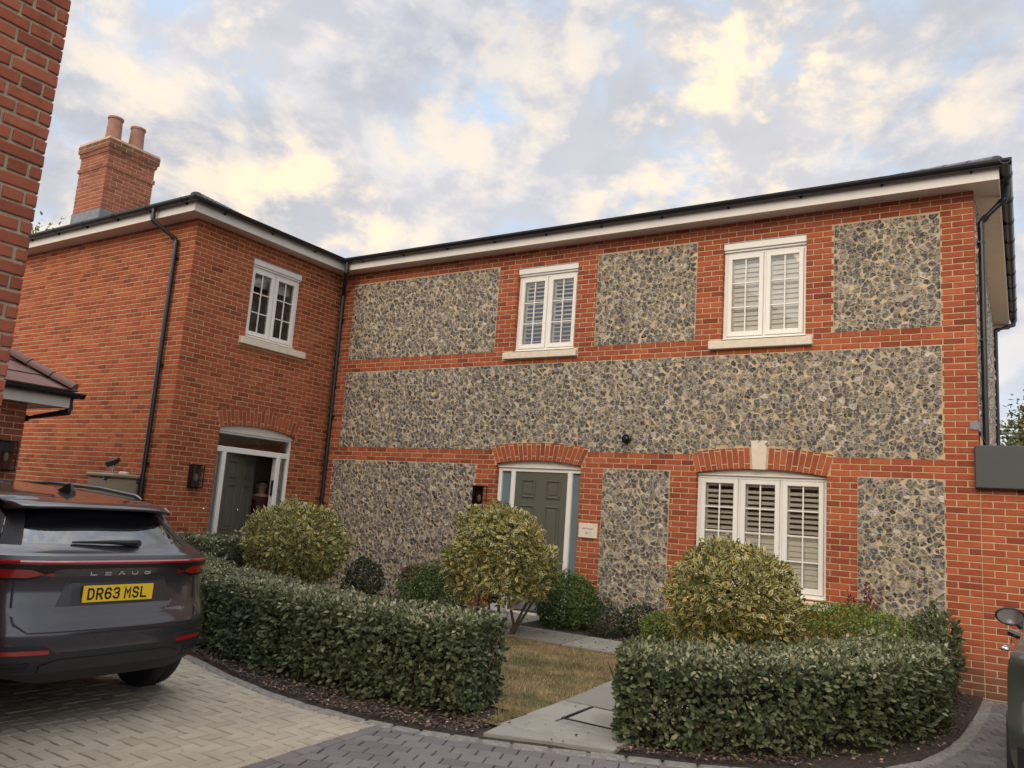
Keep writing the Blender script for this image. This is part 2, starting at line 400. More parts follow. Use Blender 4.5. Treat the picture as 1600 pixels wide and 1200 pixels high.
# ---- segmental brick arch. springing (u0,u1,zs), crown rise, ring depth
class Arch:
    def __init__(s, u0, u1, zs, rise, ring, splay=.13):
        s.u0, s.u1, s.zs, s.ring, s.splay = u0, u1, zs, ring, splay
        c = (u1-u0)/2; s.uc = (u0+u1)/2; s.R = (c*c+rise*rise)/(2*rise); s.zc = zs+rise-s.R; s.th = math.asin(c/s.R)
        s.zo = zs+rise+ring
    def pt(s, t_, rad):   # t_ in -1..1
        a = s.th*t_; return s.uc+math.sin(a)*rad, s.zc+math.cos(a)*rad
    def frame(s, k, v):
        # k -1..1 along, v 0..1 from intrados to extrados; skewed ends
        a = s.th*k; u_in = s.uc+math.sin(a)*s.R; z_in = s.zc+math.cos(a)*s.R
        u_out = u_in+k*s.splay; rise_o = z_in-s.zs
        z_out = s.zs+s.ring+rise_o*1.0
        return u_in+(u_out-u_in)*v, z_in+(z_out-z_in)*v
    def excl(s, za, zb):
        if zb <= s.zs+.01: return None
        if zb > s.frame(0, 1)[1]-.002: return None
        v = (zb-s.zs)/s.ring
        if v <= 1: return (s.u0-s.splay*v, s.u1+s.splay*v)
        # inside the curved back of the arch
        k = 1.0
        while k > 0 and s.frame(k, 1)[1] < zb: k -= .02
        u_ = s.frame(k, 1)[0]; return (2*s.uc-u_, u_)
    def inside(s, u, z):
        if z < s.zs: return False
        e = s.excl(z-.001, z); return bool(e and e[0]-.02 < u < e[1]+.02) or (s.u0 < u < s.u1 and z < s.frame((u-s.uc)/(s.u1-s.uc), 1)[1]+.02)
    def build(s, B, parent, mats, name='brick_arch', out=.010, key=None):
        mb = MB(); N = 40
        for i in range(N):
            k0, k1 = -1+2*i/N, -1+2*(i+1)/N
            q = [s.frame(k0, 0), s.frame(k1, 0), s.frame(k1, 1), s.frame(k0, 1)]
            mb.add([B(u, out-.006, z) for u, z in q], [(0, 1, 2, 3)], 0)
            mb.add([B(*((q[0][0], out-.006, q[0][1]))), B(q[1][0], out-.006, q[1][1]), B(q[1][0], -.10, q[1][1]), B(q[0][0], -.10, q[0][1])], [(0, 1, 2, 3)], 0)
        n = max(9, int(round((s.u1-s.u0+s.splay)/.075)));
        for i in range(n):
            k0, k1 = -1+2*(i+.07)/n, -1+2*(i+.93)/n
            if key and k0 < key[1] and k1 > key[0]: continue
            ends = ((.0, .235/s.ring), (.25/s.ring, 1.0)) if i % 2 == 0 else ((.0, .06/s.ring), (.075/s.ring, 1.0))
            for v0, v1 in ends:
                q = [s.frame(k0, v0), s.frame(k1, v0), s.frame(k1, v1), s.frame(k0, v1)]
                cu_, cz_ = sum(a for a, _ in q)/4, sum(b for _, b in q)/4
                o = out+random.uniform(-.001, .0015)
                inn = [(u+(cu_-u)*.08, z+(cz_-z)*.03) for u, z in q]
                vs = [B(u, -.09, z) for u, z in q]+[B(u, o-.003, z) for u, z in q]+[B(u, o, z) for u, z in inn]
                mb.add(vs, [(8, 9, 10, 11)]+[(a, (a+1) % 4, 4+(a+1) % 4, 4+a) for a in range(4)]+[(4+a, 4+(a+1) % 4, 8+(a+1) % 4, 8+a) for a in range(4)], 1)
        return mb.build(name, mats, parent)

# ---- flint panel
def flint(B, u0, u1, z0, z1, parent, arches=(), dens=.075, out=.0):
    mb = MB(); rim = []
    mb.add([B(u0, .007, z0), B(u1, .007, z0), B(u1, .007, z1), B(u0, .007, z1)], [(0, 1, 2, 3)], 0); rim += [0]*4
    for a, b in (((u0, z0), (u1, z0)), ((u1, z0), (u1, z1)), ((u1, z1), (u0, z1)), ((u0, z1), (u0, z0))):
        mb.add([B(a[0], -.002, a[1]), B(b[0], -.002, b[1]), B(b[0], .007, b[1]), B(a[0], .007, a[1])], [(0, 1, 2, 3)], 0); rim += [0]*4
    pts = []; nr = max(1, int(round((z1-z0)/(dens*.88))))
    for j in range(nr):
        z = z0+(j+.5)*(z1-z0)/nr; u = u0+random.uniform(.1, .6)*dens
        while u < u1-.012:
            pts.append((u, z+random.uniform(-.36, .36)*dens)); u += dens*random.choice((.5, .65, .8, 1.0, 1.2, 1.6))
    pts = np.array(pts); D = 20; ang = np.arange(D)*2*np.pi/D
    cs, sn = np.cos(ang), np.sin(ang)
    for i, (u, z) in enumerate(pts):
        if any(a.inside(u, z) for a in arches): continue
        d = pts-pts[i]; dist = np.hypot(d[:, 0], d[:, 1]); idx = np.where((dist < dens*2.8) & (dist > 1e-6))[0]
        rr = np.full(D, dens*1.05)
        for k in idx:
            c = (cs*d[k, 0]+sn*d[k, 1])/dist[k]; mk = c > .02
            rr[mk] = np.minimum(rr[mk], (dist[k]/2)/c[mk])
        gap = random.uniform(.0014, .0042); 
        rr = np.minimum(rr, np.where(cs > .05, (u1-.004-u)/np.maximum(cs, .05), 9)); rr = np.minimum(rr, np.where(cs < -.05, (u-u0-.004)/np.maximum(-cs, .05), 9))
        rr = np.minimum(rr, np.where(sn > .05, (z1-.004-z)/np.maximum(sn, .05), 9)); rr = np.minimum(rr, np.where(sn < -.05, (z-z0-.004)/np.maximum(-sn, .05), 9))
        rr = np.maximum(rr-gap, .006)
        rr = np.maximum(rr*(1+rng.uniform(-.06, .02, D)), .005)
        h = random.uniform(.010, .022); tu, tz = random.uniform(-.3, .3), random.uniform(-.3, .3)
        vs = []; ri = []
        for s_, hh, rv in ((1.0, .0068, 1.0), (.90, h*.8+.003, .93), (.55, h, .55)):
            for q in range(D):
                du, dz = cs[q]*rr[q]*s_, sn[q]*rr[q]*s_
                vs.append(B(u+du, hh+(tu*du+tz*dz if s_ < 1 else 0), z+dz)); ri.append(rv)
        vs.append(B(u, h*random.uniform(.75, 1.05), z)); ri.append(0)
        fs = [(a*D+q, a*D+(q+1) % D, (a+1)*D+(q+1) % D, (a+1)*D+q) for a in (0, 1) for q in range(D)]+[(2*D+q, 2*D+(q+1) % D, 3*D) for q in range(D)]
        mb.add(vs, fs, 1); rim += ri
    return mb.build('flint_panel', ['mortar_flint', 'flint'], parent, attr=('rim', rim))

# ---- casement window
def window(B, u0, u1, z0, z1, ncase, rows, parent, head=0, set_=.075, shut=None, sill=None, seed=0):
    mb = MB(); o0 = -set_; fr = .048; W_ = u1-u0
    zt = z1-head
    bx = lambda a, b, c, d, e, f, bev=.004: mb.box((a, c, e), (b, d, f), lambda x, y, z: B(x, y, z), bev=bev)
    if head:   # moulded head board
        bx(u0, u1, o0-.05, o0+.055, zt+.03, z1); bx(u0, u1, o0-.05, o0+.03, zt, zt+.03); bx(u0, u1, o0-.04, o0+.07, z1-.03, z1)
    bx(u0, u0+fr, o0-.06, o0, z0, zt); bx(u1-fr, u1, o0-.06, o0, z0, zt); bx(u0+fr, u1-fr, o0-.06, o0, zt-fr*.8, zt); bx(u0+fr, u1-fr, o0-.06, o0, z0, z0+fr)
    bx(u0-.0, u1+.0, o0, o0+.04, z0-.0, z0+.022)
    ci = (W_-2*fr-(ncase-1)*.03)/ncase; panes = []
    for k in range(ncase):
        a = u0+fr+k*(ci+.03); b = a+ci
        if k < ncase-1: bx(b, b+.03, o0-.06, o0-.004, z0+fr, zt-fr*.8)
        s = .058; c, d = z0+fr+.004, zt-fr*.8-.004; a += .004; b -= .004
        bx(a, a+s, o0-.055, o0+.012, c, d); bx(b-s, b, o0-.055, o0+.012, c, d); bx(a+s, b-s, o0-.055, o0+.012, c, c+s+.01); bx(a+s, b-s, o0-.055, o0+.012, d-s, d)
        ga, gb, gc, gd = a+s, b-s, c+s+.01, d-s; g = .0085
        bx((ga+gb)/2-g, (ga+gb)/2+g, o0-.03, o0-.004, gc, gd, .002)
        for q in range(1, rows):
            zz = gc+(gd-gc)*q/rows; bx(ga, gb, o0-.031, o0-.005, zz-g, zz+g, .002)
        panes.append((ga, gb, gc, gd))
    win = mb.build('window', 'upvc', parent)
    gm = MB()
    for a, b, c, d in panes: gm.add([B(a-.01, o0-.018, c-.01), B(b+.01, o0-.018, c-.01), B(b+.01, o0-.018, d+.01), B(a-.01, o0-.018, d+.01)], [(0, 1, 2, 3)])
    gm.build('pane', 'glass', win)
    if shut:
        for ki, (a, b, c, d) in enumerate(panes):
            sm = MB(); so_ = o0-.092; st = .045; a2, b2, c2, d2 = a-.035, b+.035, c-.03, d+.03
            X = lambda u, y, z: B(u, y, z)
            sm.box((a2, so_-.015, c2), (a2+st, so_+.015, d2), X); sm.box((b2-st, so_-.015, c2), (b2, so_+.015, d2), X)
            sm.box((a2+st, so_-.015, c2), (b2-st, so_+.015, c2+.06), X); sm.box((a2+st, so_-.015, d2-.06), (b2-st, so_+.015, d2), X)
            z = c2+.09; pitch = .068; hw = .036
            while z < d2-.09:
                f = (z-c)/(d-c); tl = shut(f, ki)+random.uniform(-2, 2); tl = math.radians(tl)
                cy_, sy_ = math.cos(tl)*hw, math.sin(tl)*hw; ny, nz = -math.sin(tl)*.005, math.cos(tl)*.005
                q = [(-cy_+ny, -sy_+nz), (cy_+ny, sy_+nz), (cy_-ny, sy_-nz), (-cy_-ny, -sy_-nz)]
                vs = [B(a2+st, so_+y, z+zz) for y, zz in q]+[B(b2-st, so_+y, z+zz) for y, zz in q]
                sm.add(vs, [(0, 1, 5, 4), (1, 2, 6, 5), (2, 3, 7, 6), (3, 0, 4, 7)]); z += pitch
            sm.build('shutter', 'shutter', win)
    if sill:
        sb = MB(); su0, su1, sz0, sz1 = sill
        sb.box((su0, -.02, sz0), (su1, .075, sz1), lambda x, y, z: B(x, y, z), bev=.006); sb.box((u0+.001, -set_-.05, sz1-.02), (u1-.001, .0, z0-.001), lambda x, y, z: B(x, y, z))
        sb.build('sill', 'stone', win)
    return win

def door_leaf(B, w_, h, parent, name='door', knob=True):
    """six-panel leaf in its own basis: u 0..w, out 0 = front face"""
    mb = MB(); X = lambda x, y, z: B(x, y, z)
    mb.box((0, -.044, 0), (w_, 0, h), X, bev=.002)
    pw = w_*.275; cols = (w_*.125, w_*.60)
    rows = ((h-.385, h-.115), (h-1.22, h-.50), (.22, h-1.35))
    for c in cols:
        for a, b in rows:
            t_ = .022
            for q in (((c, .0, a), (c+pw, .016, a+t_)), ((c, .0, b-t_), (c+pw, .016, b)), ((c, 0, a+t_), (c+t_, .016, b-t_)), ((c+pw-t_, 0, a+t_), (c+pw, .016, b-t_))):
                mb.box(*q, X, bev=.006)
            mb.box((c+.055, 0, a+.055), (c+pw-.055, .010, b-.055), X, bev=.008)
    d = mb.build(name, 'door', parent)
    return d

# =================================================================== GROUND
KERB = [(-9, -4.2), (-2, -4.2), (0.3, -4.25), (2, -4.7), (3.0, -4.95), (3.9, -5.15), (4.7, -5.38), (5.4, -5.53), (5.9, -5.58), (6.4, -5.57), (6.9, -5.48), (7.4, -5.32), (7.8, -5.16), (8.2, -4.97), (8.75, -4.72), (9.15, -4.46), (9.5, -4.12), (9.78, -3.75), (9.97, -3.3), (10.09, -2.75), (10.15, -2.2), (10.19, -1.5), (10.22, -.8), (10.235, 0)]
def kerb_y(x):
    for (a, b), (c, d) in zip(KERB, KERB[1:]):
        if a <= x <= c: return b+(d-b)*(x-a)/(c-a)
    return 0
def sst(a, b, x):
    x = min(1, max(0, (x-a)/(b-a))); return x*x*(3-2*x)
def gz(x, y): return .12*sst(-4.6, -1.0, y)*sst(10.0, 8.4, x)
g = MB(); g.add([(-400, -400, -.035), (400, -400, -.035), (400, 400, -.035), (-400, 400, -.035)], [(0, 1, 2, 3)])
tag(g.build('ground', varied('ground_grit', (.10, .09, .075), .3, .8, .9, .3, 30)), kind='structure')
# block paving, real blocks
def pave_mat(name, cs, dirt):
    m = mat(name, cs[0], .8, spec=.3); t, b = P(m); p = pos(t)
    c = RAMP(t, island(t), [(0, cs[0]), (.35, cs[1]), (.7, cs[2]), (1, cs[3])])
    c = MIX(t, M(t, 'MULTIPLY', SMOOTH(t, NOISE(t, p, 1.3, 5, .65), .42, .68), .45), c, dirt)
    c = MIX(t, M(t, 'MULTIPLY', SMOOTH(t, NOISE(t, p, 55, 4, .7), .52, .7), .3), c, dirt)
    t.links.new(c, b.inputs['Base Color']); bump(t, b, NOISE(t, p, 140, 4, .7), .5, .003); return m
MT['buff'] = pave_mat('buff_block', [(.31, .268, .20), (.35, .304, .23), (.38, .333, .257), (.33, .287, .222)], (.24, .21, .175))
MT['char'] = pave_mat('charcoal_block', [(.115, .105, .107), (.145, .13, .132), (.175, .155, .155), (.135, .118, .118)], (.10, .088, .08))
MT['joint'] = varied('joint_sand', (.028, .024, .019), .4, 30, 1, .4, 200)
MT['granite'] = varied('granite', (.19, .175, .155), .35, 25, .8, .7, 110)
def clip_poly(poly, f):
    out = []
    for i in range(len(poly)):
        p, q = poly[i], poly[(i+1) % len(poly)]; fp, fq = f(*p), f(*q)
        if fp >= 0: out.append(p)
        if (fp >= 0) != (fq >= 0): k = fp/(fp-fq); out.append((p[0]+(q[0]-p[0])*k, p[1]+(q[1]-p[1])*k))
    return out
def block(mb, cx_, cy_, lx, ly, ang, mi, h=0, clip=None):
    c, s = math.cos(ang), math.sin(ang); j = .0042; hz = h+random.uniform(-.0018, .0018); tx, ty = random.uniform(-.012, .012), random.uniform(-.012, .012)
    a, b = lx/2-j, ly/2-j
    poly = [(cx_+x*c-y*s, cy_+x*s+y*c) for x, y in ((-a, -b), (a, -b), (a, b), (-a, b))]
    if clip: poly = clip_poly(poly, clip)
    if len(poly) < 3: return
    n = len(poly); mx, my = sum(p[0] for p in poly)/n, sum(p[1] for p in poly)/n
    ins = [(x+(mx-x)*.07, y+(my-y)*.10) for x, y in poly]
    vs = [(x, y, -.02) for x, y in poly]+[(x, y, hz-.005) for x, y in poly]+[(x, y, hz+tx*(x-mx)+ty*(y-my)) for x, y in ins]
    mb.add(vs, [list(range(2*n, 3*n))]+[(i, (i+1) % n, n+(i+1) % n, n+i) for i in range(n)]+[(n+i, n+(i+1) % n, 2*n+(i+1) % n, 2*n+i) for i in range(n)], mi)
def in_garden(x, y, mg=.0):
    if x > 10.25: return y > -.0
    return y > kerb_y(x)-mg
def split_x(y): return 6.70+(y+6.2)*-.06
drive = MB(); road = MB()
drive.add([(-9, -16, -.012), (split_x(-16), -16, -.012), (split_x(-5), -5, -.012), (split_x(-5), 0, -.012), (-9, 0, -.012)], [(0, 1, 2, 3, 4)], 0)
road.add([(split_x(-16), -16, -.012), (20, -16, -.012), (20, 0, -.012), (split_x(-5), 0, -.012), (split_x(-5), -5, -.012)], [(0, 1, 2, 3, 4)], 0)
for iy in range(-145, 0):          # 90-degree herringbone aligned to the house
    for ix in range(-50, 72):
        k = (ix-iy) % 4; x, y = ix*.1, iy*.1
        if k == 0: X_, Y_, lx, ly = x+.1, y+.05, .2, .1
        elif k == 2: X_, Y_, lx, ly = x+.05, y+.1, .1, .2   # upright
        else: continue
        if k == 2: X_, Y_ = x+.05, y+.0
        sx = split_x(Y_)
        if X_ > sx+.05 or in_garden(X_, Y_, .0) or Y_ > -.2: continue
        block(drive, X_, Y_, lx, ly, 0, 1, clip=lambda x, y: split_x(y)-.072-x)
for i in range(110):               # charcoal border course
    y = -16+i*.203
    if y > -5.45: break
    block(road, split_x(y+.1)-.02, y+.1, .1, .2, math.radians(3.4), 1); 
ang = math.radians(21); ca, sa = math.cos(ang), math.sin(ang)
for r_ in range(-150, 70):
    for k in range(-70, 90):
        lu, lv = (k+(.5 if r_ % 2 else 0))*.172+random.uniform(-.002, .002), r_*.132
        X_, Y_ = 8+lu*ca-lv*sa, -5+lu*sa+lv*ca
        if X_ < split_x(Y_)-.05 or X_ > 15.5 or Y_ < -15.5 or in_garden(X_, Y_, .0) or (X_ > 10.2 and Y_ > -.08): continue
        block(road, X_, Y_, .172, .132, ang, 1, clip=lambda x, y: x-split_x(y)-.032)
tag(drive.build('driveway', ['joint', 'buff']), kind='structure'); tag(road.build('road', ['joint', 'char']), kind='structure')
# garden soil sheet
s = MB(); NX = []
for (a, b), (c, d) in zip(KERB, KERB[1:]):
    n = max(1, int((c-a)/.5)); NX += [(a+(c-a)*i/n, b+(d-b)*i/n) for i in range(n)]
NX.append(KERB[-1]); R_ = 40; vs = []
for x, y in NX:
    for j in range(R_+1):
        yy = y+(0.02-y)*j/R_; vs.append((x, yy, gz(x, yy)+.012*noise.noise(V((x*3, yy*3, 0)))+.012*sst(0, .15, yy-y)+.002))
s.add(vs, [(i*(R_+1)+j, (i+1)*(R_+1)+j, (i+1)*(R_+1)+j+1, i*(R_+1)+j+1) for i in range(len(NX)-1) for j in range(R_)])
MT['soil'] = mat('bark_soil', (.05, .035, .025), .95); t, b = P(MT['soil']); p = pos(t)
t.links.new(RAMP(t, NOISE(t, p, 45, 6, .75), [(.3, (.018, .012, .010)), (.5, (.05, .032, .024)), (.68, (.10, .065, .045)), (.8, (.22, .16, .10))]), b.inputs['Base Color']); bump(t, b, NOISE(t, p, 60, 6, .8), 1, .02)
tag(s.build('garden_soil', 'soil', smooth=True), kind='structure')
# granite setts
k_ = MB(); PL = [V((x, y, 0)) for x, y in KERB if x > -3]; pos_ = 0; 
cum = [0]
for a, b in zip(PL, PL[1:]): cum.append(cum[-1]+(b-a).length)
def on_kerb(d):
    for i in range(len(PL)-1):
        if cum[i+1] >= d: f_ = (d-cum[i])/(cum[i+1]-cum[i]); return PL[i].lerp(PL[i+1], f_), (PL[i+1]-PL[i]).normalized()
    return PL[-1], (PL[-1]-PL[-2]).normalized()
d = 0
while d < cum[-1]-.2:
    ln = random.uniform(.19, .27); p_, t_ = on_kerb(d+ln/2); n_ = V((t_.y, -t_.x, 0)); wd = random.uniform(.10, .12)
    a = math.atan2(t_.y, t_.x); c_ = p_+n_*.055
    hh = random.uniform(.005, .012); Q = lambda x, y, z, c_=c_, a=a: (c_.x+x*math.cos(a)-y*math.sin(a), c_.y+x*math.sin(a)+y*math.cos(a), z)
    k_.box((-ln/2+.006, -wd/2, -.03), (ln/2-.006, wd/2, hh), Q, bev=.012); d += ln
tag(k_.build('kerb', 'granite'), kind='structure')
# sandstone paving of the garden path
MT['slab'] = mat('sandstone', (.3, .3, .27), .75, spec=.3); t, b = P(MT['slab']); p = pos(t)
c = RAMP(t, island(t), [(0, (.19, .18, .158)), (.5, (.245, .235, .205)), (1, (.30, .28, .24))])
c = MIX(t, M(t, 'MULTIPLY', SMOOTH(t, NOISE(t, p, 2.2, 5, .6, 1.2), .45, .65), .5), c, (.20, .19, .165)); c = MIX(t, M(t, 'MULTIPLY', SMOOTH(t, NOISE(t, p, 70, 4, .7), .55, .72), .35), c, (.16, .14, .115))
t.links.new(c, b.inputs['Base Color']); bump(t, b, NOISE(t, p, 12, 6, .65), .4, .01)
sl_ = MB()
def slab(poly):
    n = len(poly); cx_ = sum(a for a, _ in poly)/n; cy_ = sum(b for _, b in poly)/n
    dz = random.uniform(-.002, .002); Z = lambda x, y: gz(x, y)+.036+dz
    sh = lambda k: [(x+(cx_-x)*k/max(.05, math.hypot(cx_-x, cy_-y)), y+(cy_-y)*k/max(.05, math.hypot(cx_-x, cy_-y))) for x, y in poly]
    o_, i_ = sh(.013), sh(.021)
    vs = [(x, y, gz(x, y)-.02) for x, y in o_]+[(x, y, Z(x, y)-.005) for x, y in o_]+[(x, y, Z(x, y)) for x, y in i_]
    sl_.add(vs, [list(range(2*n, 3*n))]+[(i, (i+1) % n, n+(i+1) % n, n+i) for i in range(n)]+[(n+i, n+(i+1) % n, 2*n+(i+1) % n, 2*n+i) for i in range(n)], 0)
x0, x1 = 7.26, 8.22
slab([(x0, -5.33), (x1, -4.93), (x1, -4.985), (x0, -4.985)][:4]) if False else slab([(7.32, -5.30), (7.75, -5.13), (8.2, -4.985), (7.28, -4.985)])
slab([(x0, -4.985), (x1, -4.985), (x1, -4.6), (x0, -4.6)])
slab([(x0, -4.6), (7.53, -4.6), (7.53, -3.955), (x0, -3.955)]); slab([(7.53, -4.6), (x1, -4.6), (x1, -4.49), (7.53, -4.49)])
slab([(7.555, -4.465), (8.1, -4.465), (8.1, -3.985), (7.555, -3.985)]); slab([(8.12, -4.49), (x1, -4.49), (x1, -3.955), (8.12, -3.955)])
for a, b_ in zip((-3.955, -3.25, -2.55, -1.87), (-3.25, -2.55, -1.87, -1.08)): slab([(x0, a), (x1-.45, a), (x1-.45, b_), (x0, b_)]); slab([(x1-.45, a), (x1, a), (x1, b_), (x1-.45, b_)])
xs_ = (3.9, 4.75, 5.385, 6.06, 6.7, 7.25)
for a, b_ in zip(xs_, xs_[1:]): slab([(a, -1.86), (b_, -1.86), (b_, -1.09), (a, -1.09)])
slab([(4.02, -1.08), (4.93, -1.08), (4.93, -.62), (4.02, -.62)]); slab([(4.02, -.61), (4.93, -.61), (4.93, -.03), (4.02, -.03)])
for a in (-3.0, -2.4, -1.8, -1.2): slab([(.1, a), (.9, a), (.9, a+.59), (.1, a+.59)])
tag(sl_.build('garden_path', 'slab'), kind='structure')
mh = MB(); fz = gz(7.8, -4.2)+.031
for q in (((7.53, -4.49), (8.12, -4.475)), ((7.53, -3.975), (8.12, -3.96)), ((7.53, -4.475), (7.548, -3.975)), ((8.105, -4.475), (8.12, -3.975)), ((7.6, -4.13), (7.63, -4.02))): mh.box((*q[0], fz), (*q[1], fz+.008))
tag(mh.build('manhole_frame', 'black_matt', origin=(7.8, -4.2, 0)), 'thin dark metal frame of a recessed inspection cover in the grey garden path', 'manhole cover')

# =================================================================== FLINT HOUSE
Ft = thing('flint_house', (5, 0, 0), 'two storey house with flint panels between red brick pillars and white windows', 'house')
a_d2 = Arch(3.751, 5.23, 2.344, .062, .268, .13)
a_w3 = Arch(6.967, 8.63, 2.311, .070, .270, .08)
XR = 10.244; ZS = 5.755
rects = [(3.90, 4.997, 4.113, 5.50), (7.249, 8.357, 4.113, 5.50), (6.967, 8.630, .82, 2.40), (3.751, 5.23, .15, 2.42)]
PAN = [(.354, 3.552, 4.125, 5.535), (5.334, 6.887, 4.125, 5.535), (8.691, 9.897, 4.125, 5.535), (.352, 9.897, 2.551, 3.90), (.25, 3.36, .1, 2.326), (5.59, 6.606, .1, 2.326), (8.977, 9.90, .1, 2.326)]
wb = MB()
sheet(wb, BF, 0, XR, -.1, ZS+.15, rects)
for r_ in rects: reveals(wb, BF, r_, .30)
sill_holes = [(3.744, 5.071, 3.985, 4.113), (7.087, 8.452, 3.975, 4.113)]
lay(wb, BF, 0, XR, 0, ZS+.05, [*rects, *[(a, b, c-.02, d+.02) for a, b, c, d in PAN], *sill_holes, a_d2.excl, a_w3.excl], anchor=XR, phase=1, ext=(0, .004))
# brick returns of the openings
for (u0_, u1_, z0_, z1_) in rects:
    for u_, sg in ((u0_, 1), (u1_, -1)):
        Bq = basis((u_, 0, 0), (0, 1, 0), (sg, 0, 0)); lay(wb, Bq, 0, .08, z0_, z1_, anchor=0)
# side, back
Bs = basis((XR, 0, 0), (0, 1, 0), (1, 0, 0)); sheet(wb, Bs, 0, 7, -.1, ZS+.15); lay(wb, Bs, 0, .12, 0, ZS+.05, anchor=-.112, phase=1, ext=(.004, 0)); lay(wb, Bs, 6.66, 7, 2.2, ZS, anchor=7)
wb.add([(0, 7, -.1), (XR, 7, -.1), (XR, 7, ZS+.1), (0, 7, ZS+.1)], [(0, 1, 2, 3)], 0)
wall = wb.build('wall', ['mortar', 'brick'], Ft)
for pa in PAN: flint(BF, *pa, Ft, arches=(a_d2, a_w3))
flint(Bs, .13, 6.5, 2.9, 5.70, Ft, dens=.11)
a_d2.build(BF, Ft, ['mortar', 'brick']); a_w3.build(BF, Ft, ['mortar', 'brick'], key=(-.0, .115) if False else (-.075, .095))
ks = MB(); ks.add([BF(*q) for q in ((7.722, -.08, 2.375), (7.885, -.08, 2.375), (7.905, -.08, 2.745), (7.695, -.08, 2.745), (7.722, .022, 2.375), (7.885, .022, 2.375), (7.905, .022, 2.745), (7.695, .022, 2.745))], [(4, 5, 6, 7), (0, 1, 5, 4), (1, 2, 6, 5), (2, 3, 7, 6), (3, 0, 4, 7)]); ks.build('keystone', 'stone', Ft)
tw1 = lambda f, k: (-30 if f > .32 else -4)
window(BF, 3.90, 4.997, 4.113, 5.50, 2, 3, Ft, head=.15, shut=tw1, sill=(3.755, 5.065, 3.985, 4.085))
window(BF, 7.249, 8.357, 4.113, 5.50, 2, 3, Ft, head=.15, shut=lambda f, k: -70, sill=(7.098, 8.447, 3.975, 4.085))
w3 = window(BF, 6.967, 8.63, .82, 2.285, 3, 4, Ft, shut=lambda f, k: (-30 if f > .5 else -71), sill=(6.87, 8.72, .70, .80))
# arched head boards
def head_board(B, ar, z0, parent, set_=.075):
    mb = MB(); N = 24; top = [(ar.pt(-1+2*i/N, ar.R+.0)) for i in range(N+1)]
    vs = []
    for u, z in top: vs += [B(u, -set_, z0), B(u, -set_, z+.012), B(u, -set_-.06, z+.012), B(u, -set_-.06, z0)]
    mb.add(vs, [(4*i+k, 4*i+4+k, 4*i+4+(k+1) % 4, 4*i+(k+1) % 4) for i in range(N) for k in range(4)])
    for k, (o, dz) in enumerate(((.018, .0), (.010, .028))): mb.box((ar.u0, -set_-.01, z0+dz), (ar.u1, -set_+o+.012*(1-k), z0+dz+.018), lambda x, y, z: B(x, y, z), bev=.004)
    return mb.build('arched_head', 'upvc', parent)
head_board(BF, a_w3, 2.285, Ft); 
# front door 2: frame, side lights, leaf
def door_frame(B, u0, u1, zb, zt, posts, parent, heads=(), set_=.075, dp=.10):
    mb = MB(); X = lambda x, y, z: B(x, y, z); o = -set_
    for a, b in posts: mb.box((a, o-dp, zb), (b, o, zt), X, bev=.006); mb.box((a+.012, o-dp, zb), (b-.012, o+.010, zt), X, bev=.005)
    for a, b in heads: mb.box((u0, o-dp, a), (u1, o+.002, b), X, bev=.005)
    return mb.build('door_frame', 'upvc', parent)
zb = .17
df = door_frame(BF, 3.751, 5.23, zb, 2.262, ((3.751, 3.815), (3.985, 4.065), (4.975, 5.055), (5.19, 5.23)), Ft, heads=((2.235, 2.29),))
head_board(BF, a_d2, 2.29, Ft)
for a_, b_ in ((3.815, 3.985), (5.055, 5.19)):
    sp = MB(); sp.box((a_, -.125, zb), (b_, -.115, 2.235), lambda x, y, z: BF(x, y, z)); sp.build('side_light', 'blue', df)
stp = MB(); stp.box((3.76, -.3, .12), (5.22, .06, zb), lambda x, y, z: BF(x, y, z), bev=.006); stp.build('door_step', 'stone', Ft)
Bdl = basis(BF(4.065, -.09, zb+.01), (1, 0, 0), (0, -1, 0))
dl = door_leaf(Bdl, .91, 2.235-zb-.012, Ft)
kn = MB(); kn.lathe([(.012, 0), (.012, -.03), (.032, -.045), (.035, -.06), (.02, -.075)], Bdl(.455, 0, 1.05), 'y', 16); kn.build('door_knob', 'chrome', dl, smooth=True)
kb = MB(); kb.box((.02, .001, .02), (.89, .008, .17), lambda x, y, z: Bdl(x, y, z)); kb.build('kick_plate', 'lead', dl)
# rooms behind the openings
rm = MB()
rm.add([(.02, .02, .14), (XR-.1, .02, .14), (XR-.1, 6.9, .14), (.02, 6.9, .14)], [(0, 1, 2, 3)])
for z in (2.95, 3.05): rm.add([(.05, .05, z), (XR-.05, .05, z), (XR-.05, 6.9, z), (.05, 6.9, z)], [(0, 1, 2, 3)])
for x in (3.0, 6.2): rm.add([(x, .3, .1), (x, 6.9, .1), (x, 6.9, 5.7), (x, .3, 5.7)], [(0, 1, 2, 3)])
rm.add([(.05, 4, .1), (XR-.05, 4, .1), (XR-.05, 4, 5.7), (.05, 4, 5.7)], [(0, 1, 2, 3)])
rm.build('inner_wall', 'wall_grey', Ft)
